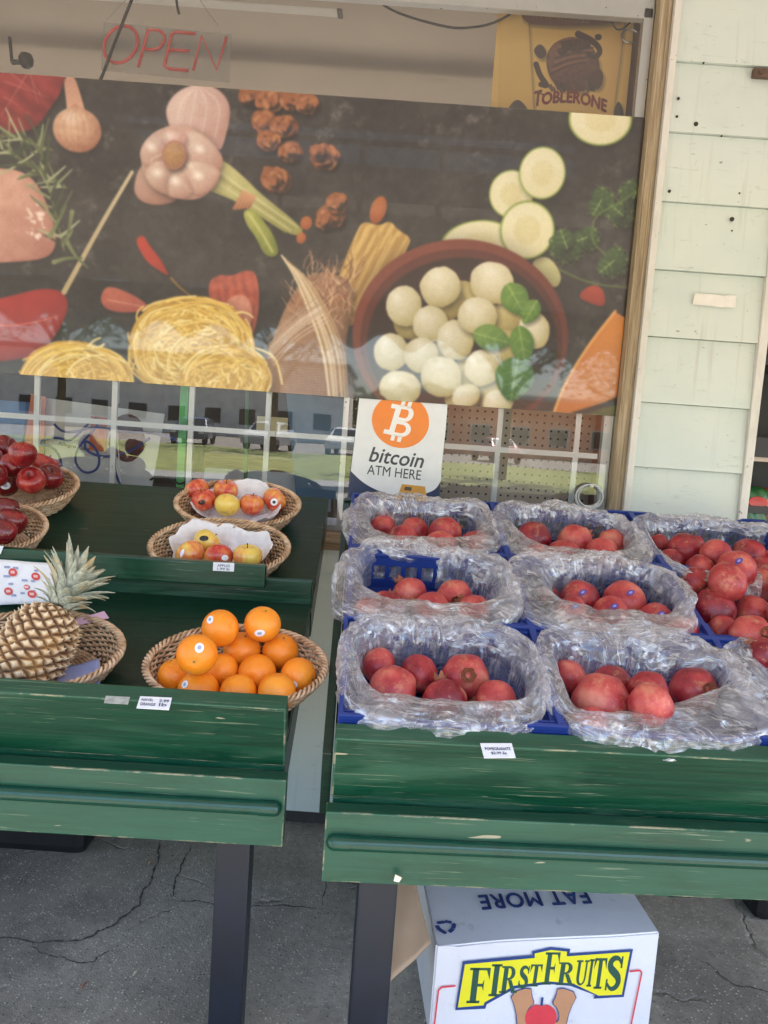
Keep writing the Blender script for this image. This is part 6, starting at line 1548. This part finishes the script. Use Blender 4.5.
# cupped hands with an apple, printed
m = MB(); mo = MB()
for sgn in (1, -1):
    c = 390
    pts = [(c - sgn * 106, 326), (c - sgn * 42, 308), (c - sgn * 38, 336), (c - sgn * 28, 352), (c - sgn * 44, 364), (c - sgn * 54, 386), (c - sgn * 52, 402), (c - sgn * 38, 408), (c - sgn * 34, 420), (c - sgn * 46, 430), (c - sgn * 38, 442), (c - sgn * 14, 452), (c - sgn * 10, 470), (c - sgn * 40, 470), (c - sgn * 66, 448), (c - sgn * 76, 412), (c - sgn * 82, 372)]
    fpoly(m, [fx(*p) for p in chaikin(pts, 1)], .0004); ctr_ = (sum(p[0] for p in pts) / len(pts), sum(p[1] for p in pts) / len(pts))
    nn2 = []
    for k in range(len(pts)):
        a_, b_ = pts[k - 1], pts[(k + 1) % len(pts)]; dx, dy = b_[0] - a_[0], b_[1] - a_[1]; l = math.hypot(dx, dy); nn2.append((pts[k][0] + sgn * dy / l * 2.6, pts[k][1] - sgn * dx / l * 2.6))
    fpoly(mo, [fx(*p) for p in chaikin(nn2, 1)], .0)
m.build('hands_print', M['skin_ink'], bx); mo.build('hands_outline', M['navy'], bx)
m = MB(); fpoly(m, [fx(386 + (44 + 5 * math.cos(2 * a)) * math.cos(a) * (1 - .12 * math.sin(a)), 396 + 45 * math.sin(a) + (9 * math.exp(-((a - 1.5 * PI) / .35) ** 2))) for a in [2 * PI * k / 40 for k in range(40)]], .0007); m.build('apple_print', M['cherry'], bx)
m = MB(); fpoly(m, [fx(*p) for p in ((381, 358), (382, 336), (389, 336), (388, 358))], .0011); m.build('stem_print', M['navy'], bx)
# lid top: upside-down slogan and recycling mark
def TOPM(lift): return TR(0, 0, BH + lift)
KT = KX * 1.55
m = MB()
tw = lambda x, y: (x, y)
xa, xb = (230 - 62) * KX, (592 - 62) * KX; ya = .118; yb_ = .182
vs = MB(); fit_text(vs, 'EAT MORE', -xb, -xa, -yb_, -ya, None, bold=.035, spacing=1.08)
m.add([(-p[0], -p[1], BH + (-p[0] / BW - .5) * tilt + .003 * math.sin(-p[0] * 7) + .0012 + .0015) for p in vs.v], vs.f); m.build('lettering', M['navy'], bx)
m = MB(); c_ = Vector(((97 - 55) * KX, .068)); 
for k in range(3):
    a = rad(120 * k + 90); 
    for da in (-26, 26):
        aa = a + rad(da); p = c_ + Vector((math.cos(aa), math.sin(aa))) * .019; d = Vector((-math.sin(aa + rad(da * -.5)), math.cos(aa + rad(da * -.5)))) ; nn_ = Vector((-d.y, d.x)); l, w = .0085, .0052
        pts = [p - d * l - nn_ * w, p + d * l - nn_ * w, p + d * (l + (.005 if da > 0 else 0)), p + d * l + nn_ * w, p - d * l + nn_ * w]
        z = zt_(p.x) + .003 * math.sin(p.x * 7) + .0015; m.prism([(q.x, q.y) for q in pts], z, z + .0005)
m.build('recycling_mark', M['navy'], bx)
# left end: torn brown inner flap sticking out, hand hole, dark gap
Q = [atY(*q, y_) for q, y_ in (((386, 880), -.86), ((414, 880), -.86), ((431, 944), -1.0), ((378, 994), -1.09))]
inv = bx.matrix_world.inverted(); m = MB()
fa = [inv @ p for p in Q]
def flap(u, v): a = fa[0].lerp(fa[1], u); d = fa[3].lerp(fa[2], u); p = a.lerp(d, v); return p + Vector((0, 0, .012 * math.sin(PI * u) * (1 - v) + .002 * math.sin(9 * u + 5 * v)))
m.grid(flap, 10, 14); o = m.build('side_flap', M['card_brown'], bx, smooth=True); o.modifiers.new('thick', 'SOLIDIFY').thickness = .005; o['label'] = 'bent brown inner flap'
m = MB(); m.lathe([(0, .001), (.02, .0008), (.021, 0)], 24, M=TR(.0005, .17, BH - .10) @ RY(-90) @ Matrix.Diagonal((1, 1.9, 1, 1))); m.build('hand_hole', simple('hole_dark', lin(28, 24, 22), .9), bx)

# dark tubs on the ground under the tables
def tub(name, x0, x1, y0, y1, h, label, cat):
    t_ = empty(name, ((x0 + x1) / 2, (y0 + y1) / 2, 0), label, cat); m = MB(); w, d = (x1 - x0) / 2, (y1 - y0) / 2
    m.box(-w, w, -d, d, 0, h, bev=.03); m.build('body', M['black'], t_); m = MB(); m.box(-w - .012, w + .012, -d - .012, d + .012, h - .02, h + .012, bev=.008); m.build('lid', M['black'], t_)
a = atZ(84, 857, 0); tub('storage_tub', a.x - .6, a.x, -.32, -.04, .2, 'black storage tub on the ground at back left under the two-step table', 'tub')
a = atZ(742, 905, 0); tub('storage_tub', a.x + .0, a.x + .5, -.42, -.06, .2, 'black storage tub on the ground at right under pomegranate table', 'tub')
# litter on the asphalt
rn = random.Random(5)
for (px, py, col, lb) in ((136, 972, lin(200, 190, 160), 'pale straw scrap lying on the asphalt left of the leg'), (84, 985, lin(150, 96, 70), 'brown dry leaf on the asphalt at lower left'), (150, 862, lin(190, 150, 110), 'tiny tan twig on the asphalt near the tub')):
    p = atZ(px, py, .004); m = MB(); m.tube([(-.012, -.004, .003), (0, .001, .005), (.014, .004, .003)], [.002, .0035, .001], 6, flat=.5); o = m.build('litter_scrap', simple('litter', col, .8, .2)); o.matrix_world = Matrix.Translation((p.x, p.y, 0)) @ RZ(rn.uniform(0, 90)); tag(o, lb, 'litter')
p = atY(397, 877, -1.315); q_ = MB(); q_.prism([(-.006, -.005), (.004, -.007), (.009, .002), (-.004, .008)], 0, .002); o = q_.build('torn_label', simple('torn_label_paper', lin(226, 218, 196), .7)); o.matrix_world = Matrix.Translation((p.x, p.y - .004, p.z)) @ RZ(2.6) @ RX(90)
tag(o, 'scrap of torn label on the right apron board', 'label scrap')

# ------------------------------------------------------------------ the street behind the camera (seen mirrored in the window)
def tree(x, y, h, rc, seed, label):
    t_ = empty('street_tree', (x, y, 0), label, 'tree', 'trees across the street'); r = random.Random(seed); m = MB()
    m.tube([(0, 0, 0), (.05, .03, h * .3), (-.04, .1, h * .55), (0, 0, h * .8)], [.22, .17, .12, .05], 10); tips = []
    for k in range(16):
        a = r.uniform(0, 2 * PI); z0 = h * r.uniform(.3, .6); L = rc * r.uniform(.7, 1.1); e = Vector((math.cos(a) * L, math.sin(a) * L, z0 + h * r.uniform(.1, .4))); mid = Vector((e.x * .45, e.y * .45, z0 + (e.z - z0) * .6)); tips += [e, mid.lerp(e, .6)]
        m.tube([(0, 0, z0), mid, e], [.08, .05, .015], 6)
        for q in range(3): e2 = e + Vector((r.uniform(-1, 1), r.uniform(-1, 1), r.uniform(-.3, .8))) * rc * .35; m.tube([mid.lerp(e, .5 + .15 * q), e2], [.025, .006], 5); tips.append(e2)
    m.build('trunk', M['bark'], t_, smooth=True); m = MB()
    for k in range(2600):
        c = r.choice(tips) + Vector((r.gauss(0, .28), r.gauss(0, .28), r.gauss(0, .24))) * rc * .55; s = r.uniform(.07, .16)
        R3 = Matrix.Rotation(r.uniform(0, 6.28), 3, 'Z') @ Matrix.Rotation(r.uniform(0, 3.1), 3, 'X'); m.add([c + R3 @ Vector(v) * s for v in ((-1, 0, 0), (0, -.5, .1), (1, 0, 0), (0, .5, .1))], [(0, 1, 2, 3)])
    m.build('crown', M['foliage'], t_)
M['bark'] = simple('bark', lin(104, 88, 72), .9, .3, 12, .5); M['foliage'] = simple('foliage', lin(128, 136, 72), .7, .45, .8)
tree(3.6, -22, 7.5, 2.8, 1, 'broad tree on the lawn across the street'); tree(-5.5, -34, 8.5, 3.2, 2, 'tallest tree across the street'); tree(-14, -30, 8, 3, 3, 'tree at the left across the street'); tree(12.5, -36, 7.5, 2.8, 4, 'tree at the right across the street')
M['tyre'] = simple('tyre', lin(28, 28, 28), .8); M['rim'] = simple('rim_metal', lin(150, 150, 152), .35, .1, metal=.7); M['carglass'] = simple('car_glass', lin(40, 48, 54), .08, .1); M['lamp_red'] = simple('tail_lamp', lin(170, 30, 30), .3); M['lamp_white'] = simple('head_lamp', lin(220, 220, 214), .2)
def car(x, y, rz, col, label):
    t_ = empty('parked_car', Matrix.Translation((x, y, .0)) @ RZ(rz), label, 'car', 'cars parked across the street'); m = MB()
    prof = [(-2.15, .32), (-2.2, .62), (-2.1, .9), (-1.75, .98), (-1.1, 1.42), (-.2, 1.48), (.55, 1.4), (1.15, .98), (1.95, .86), (2.15, .66), (2.15, .34)]
    def wd(z): return .86 if z < 1.0 else .86 - (z - 1.0) * .45
    n = len(prof); vs = []
    for s in (-1, 1):
        for (a, z) in prof: vs.append((a, s * wd(z), z))
    fs = [(k, (k + 1) % n, n + (k + 1) % n, n + k) for k in range(n)] + [tuple(range(n))[::-1], tuple(range(n, 2 * n))]
    m.add(vs, fs); m.build('body', simple('car_paint', col, .25, .05), t_, bevel=.05)
    for s in (-1, 1):
        m = MB(); y1 = s * .72
        m.prism([(-1.5, 1.04), (-1.02, 1.36), (-.15, 1.41), (.5, 1.34), (.95, 1.02)], -.004, .004, M=Matrix.Translation((0, s * .80, 0)) @ RX(90)); m.build('side_window', M['carglass'], t_)
        for a in (-1.35, 1.35):
            w_ = MB(); w_.lathe([(.2, -.1), (.31, -.1), (.33, -.07), (.33, .07), (.31, .1), (.2, .1)], 24, M=TR(a, s * .79, .33) @ RX(90)); wo = w_.build('wheel', M['tyre'], t_, smooth=True, sharp=40)
            w_ = MB(); w_.lathe([(0, .09), (.19, .085), (.2, .06)], 20, M=TR(a, s * .79, .33) @ RX(90 * s)); w_.build('rim', M['rim'], wo)
        m = MB(); m.box(2.12, 2.17, s * .7 - .14, s * .7 + .14, .62, .76, bev=.02); m.build('headlight', M['lamp_white'], t_); m = MB(); m.box(-2.2, -2.13, s * .7 - .12, s * .7 + .12, .68, .86, bev=.02); m.build('tail_light', M['lamp_red'], t_)
    for (x0, z0, x1, z1) in ((.62, 1.36, 1.10, 1.02), (-1.70, 1.01, -1.16, 1.38)):
        m = MB(); dx, dz = (z1 - z0), -(x1 - x0); l = math.hypot(dx, dz); dx, dz = dx / l * .02, dz / l * .02
        if dz < 0: dx, dz = -dx, -dz
        m.add([(x0 + dx, -.62, z0 + dz), (x0 + dx, .62, z0 + dz), (x1 + dx, .66, z1 + dz), (x1 + dx, -.66, z1 + dz)], [(0, 1, 2, 3)]); m.build('windscreen', M['carglass'], t_)
car(6.2, -42, 75, lin(150, 30, 34), 'red car parked across the street'); car(-6.2, -38, 100, lin(176, 178, 182), 'silver car parked across the street'); car(-10.4, -38.2, 86, lin(70, 84, 104), 'blue grey car parked across the street'); car(-2.2, -38.5, 95, lin(220, 220, 218), 'white car parked across the street')
def block(x0, x1, y0, y1, h, col, band, label):
    t_ = empty('street_building', ((x0 + x1) / 2, y1, 0), label, 'building'); w = (x1 - x0) / 2; d = y1 - y0
    m = MB(); m.box(-w, w, -d, 0, 0, h); m.build('wall', simple('street_wall', col, .85, .15, 1.5), t_); m = MB(); m.box(-w - .3, w + .3, -d - .3, .3, h, h + .35); m.build('roof', simple('street_roof', band, .8, .1), t_)
    k = -w + 1
    while k < w - 2:
        m = MB(); m.box(k, k + 1.6, .0, .05, 1.0, 2.5); f_ = m.build('window', simple('street_frame', lin(220, 216, 208), .5), t_); m = MB(); m.box(k + .08, k + 1.52, .052, .06, 1.08, 2.42); m.build('pane', M['carglass'], f_); k += 3.2
block(2, 30, -70, -58, 4.6, lin(236, 146, 100), lin(216, 206, 190), 'low orange brick building across the street'); block(-46, -4, -78, -64, 6.5, lin(238, 230, 216), lin(120, 116, 110), 'long pale building across the street')

m = MB(); r = random.Random(9)
for k in range(9000):
    x = r.uniform(-75, 75); hh = 6.5 + 2.5 * mnoise.noise(Vector((x * .12, 0, 3))) + 1.5 * mnoise.noise(Vector((x * .5, 2, 3))); z = hh * r.random() ** .7; y = -92 + r.uniform(-2, 2); s_ = r.uniform(.35, .8)
    R3 = Matrix.Rotation(r.uniform(0, 6.28), 3, 'Z') @ Matrix.Rotation(r.uniform(0, 3.1), 3, 'X'); c = Vector((x, y, z)); m.add([c + R3 @ Vector(v) * s_ for v in ((-1, 0, 0), (0, -.6, .1), (1, 0, 0), (0, .6, .1))], [(0, 1, 2, 3)])
tag(m.build('far_trees', M['foliage']), 'far belt of trees beyond the street', 'trees', kind='stuff')
for p in proto.values():
    for ch in list(p.children): bpy.data.objects.remove(ch)
    bpy.data.objects.remove(p)

# ------------------------------------------------------------------ daylight
W = bpy.data.worlds.new('World'); SC.world = W; W.use_nodes = True; nt = W.node_tree; bg = nt.nodes['Background']
sky = nt.nodes.new('ShaderNodeTexSky'); sky.sky_type = 'NISHITA'; sky.sun_disc = False
EL, AZ = 60, 152                                      # high sun over the street, kept off the stall by the awning
sky.sun_elevation = rad(EL); sky.sun_rotation = rad(AZ); sky.altitude = 50; sky.dust_density = 1.5
nt.links.new(sky.outputs[0], bg.inputs[0]); bg.inputs[1].default_value = SKY_S
sd = bpy.data.lights.new('sun', 'SUN'); sd.energy = SUN_S; sd.angle = rad(.5); sd.color = (1, .95, .87)
so = bpy.data.objects.new('sun', sd); COL.objects.link(so)
dirv = Vector((-math.sin(rad(AZ)) * math.cos(rad(EL)), -math.cos(rad(AZ)) * math.cos(rad(EL)), -math.sin(rad(EL))))
so.matrix_world = Matrix.Translation((0, 0, 20)) @ dirv.to_track_quat('-Z', 'Y').to_matrix().to_4x4()

SC.render.engine = 'CYCLES'; SC.cycles.use_denoising = True
SC.cycles.max_bounces = 10; SC.cycles.diffuse_bounces = 5; SC.cycles.glossy_bounces = 4; SC.cycles.transparent_max_bounces = 24; SC.cycles.transmission_bounces = 4
SC.cycles.caustics_reflective = False; SC.cycles.caustics_refractive = False; SC.cycles.sample_clamp_indirect = 6
SC.view_settings.view_transform = 'Standard'; SC.view_settings.look = 'None'; SC.view_settings.exposure = EXPO; SC.view_settings.gamma = 1.0; SC.view_settings.use_curve_mapping = False
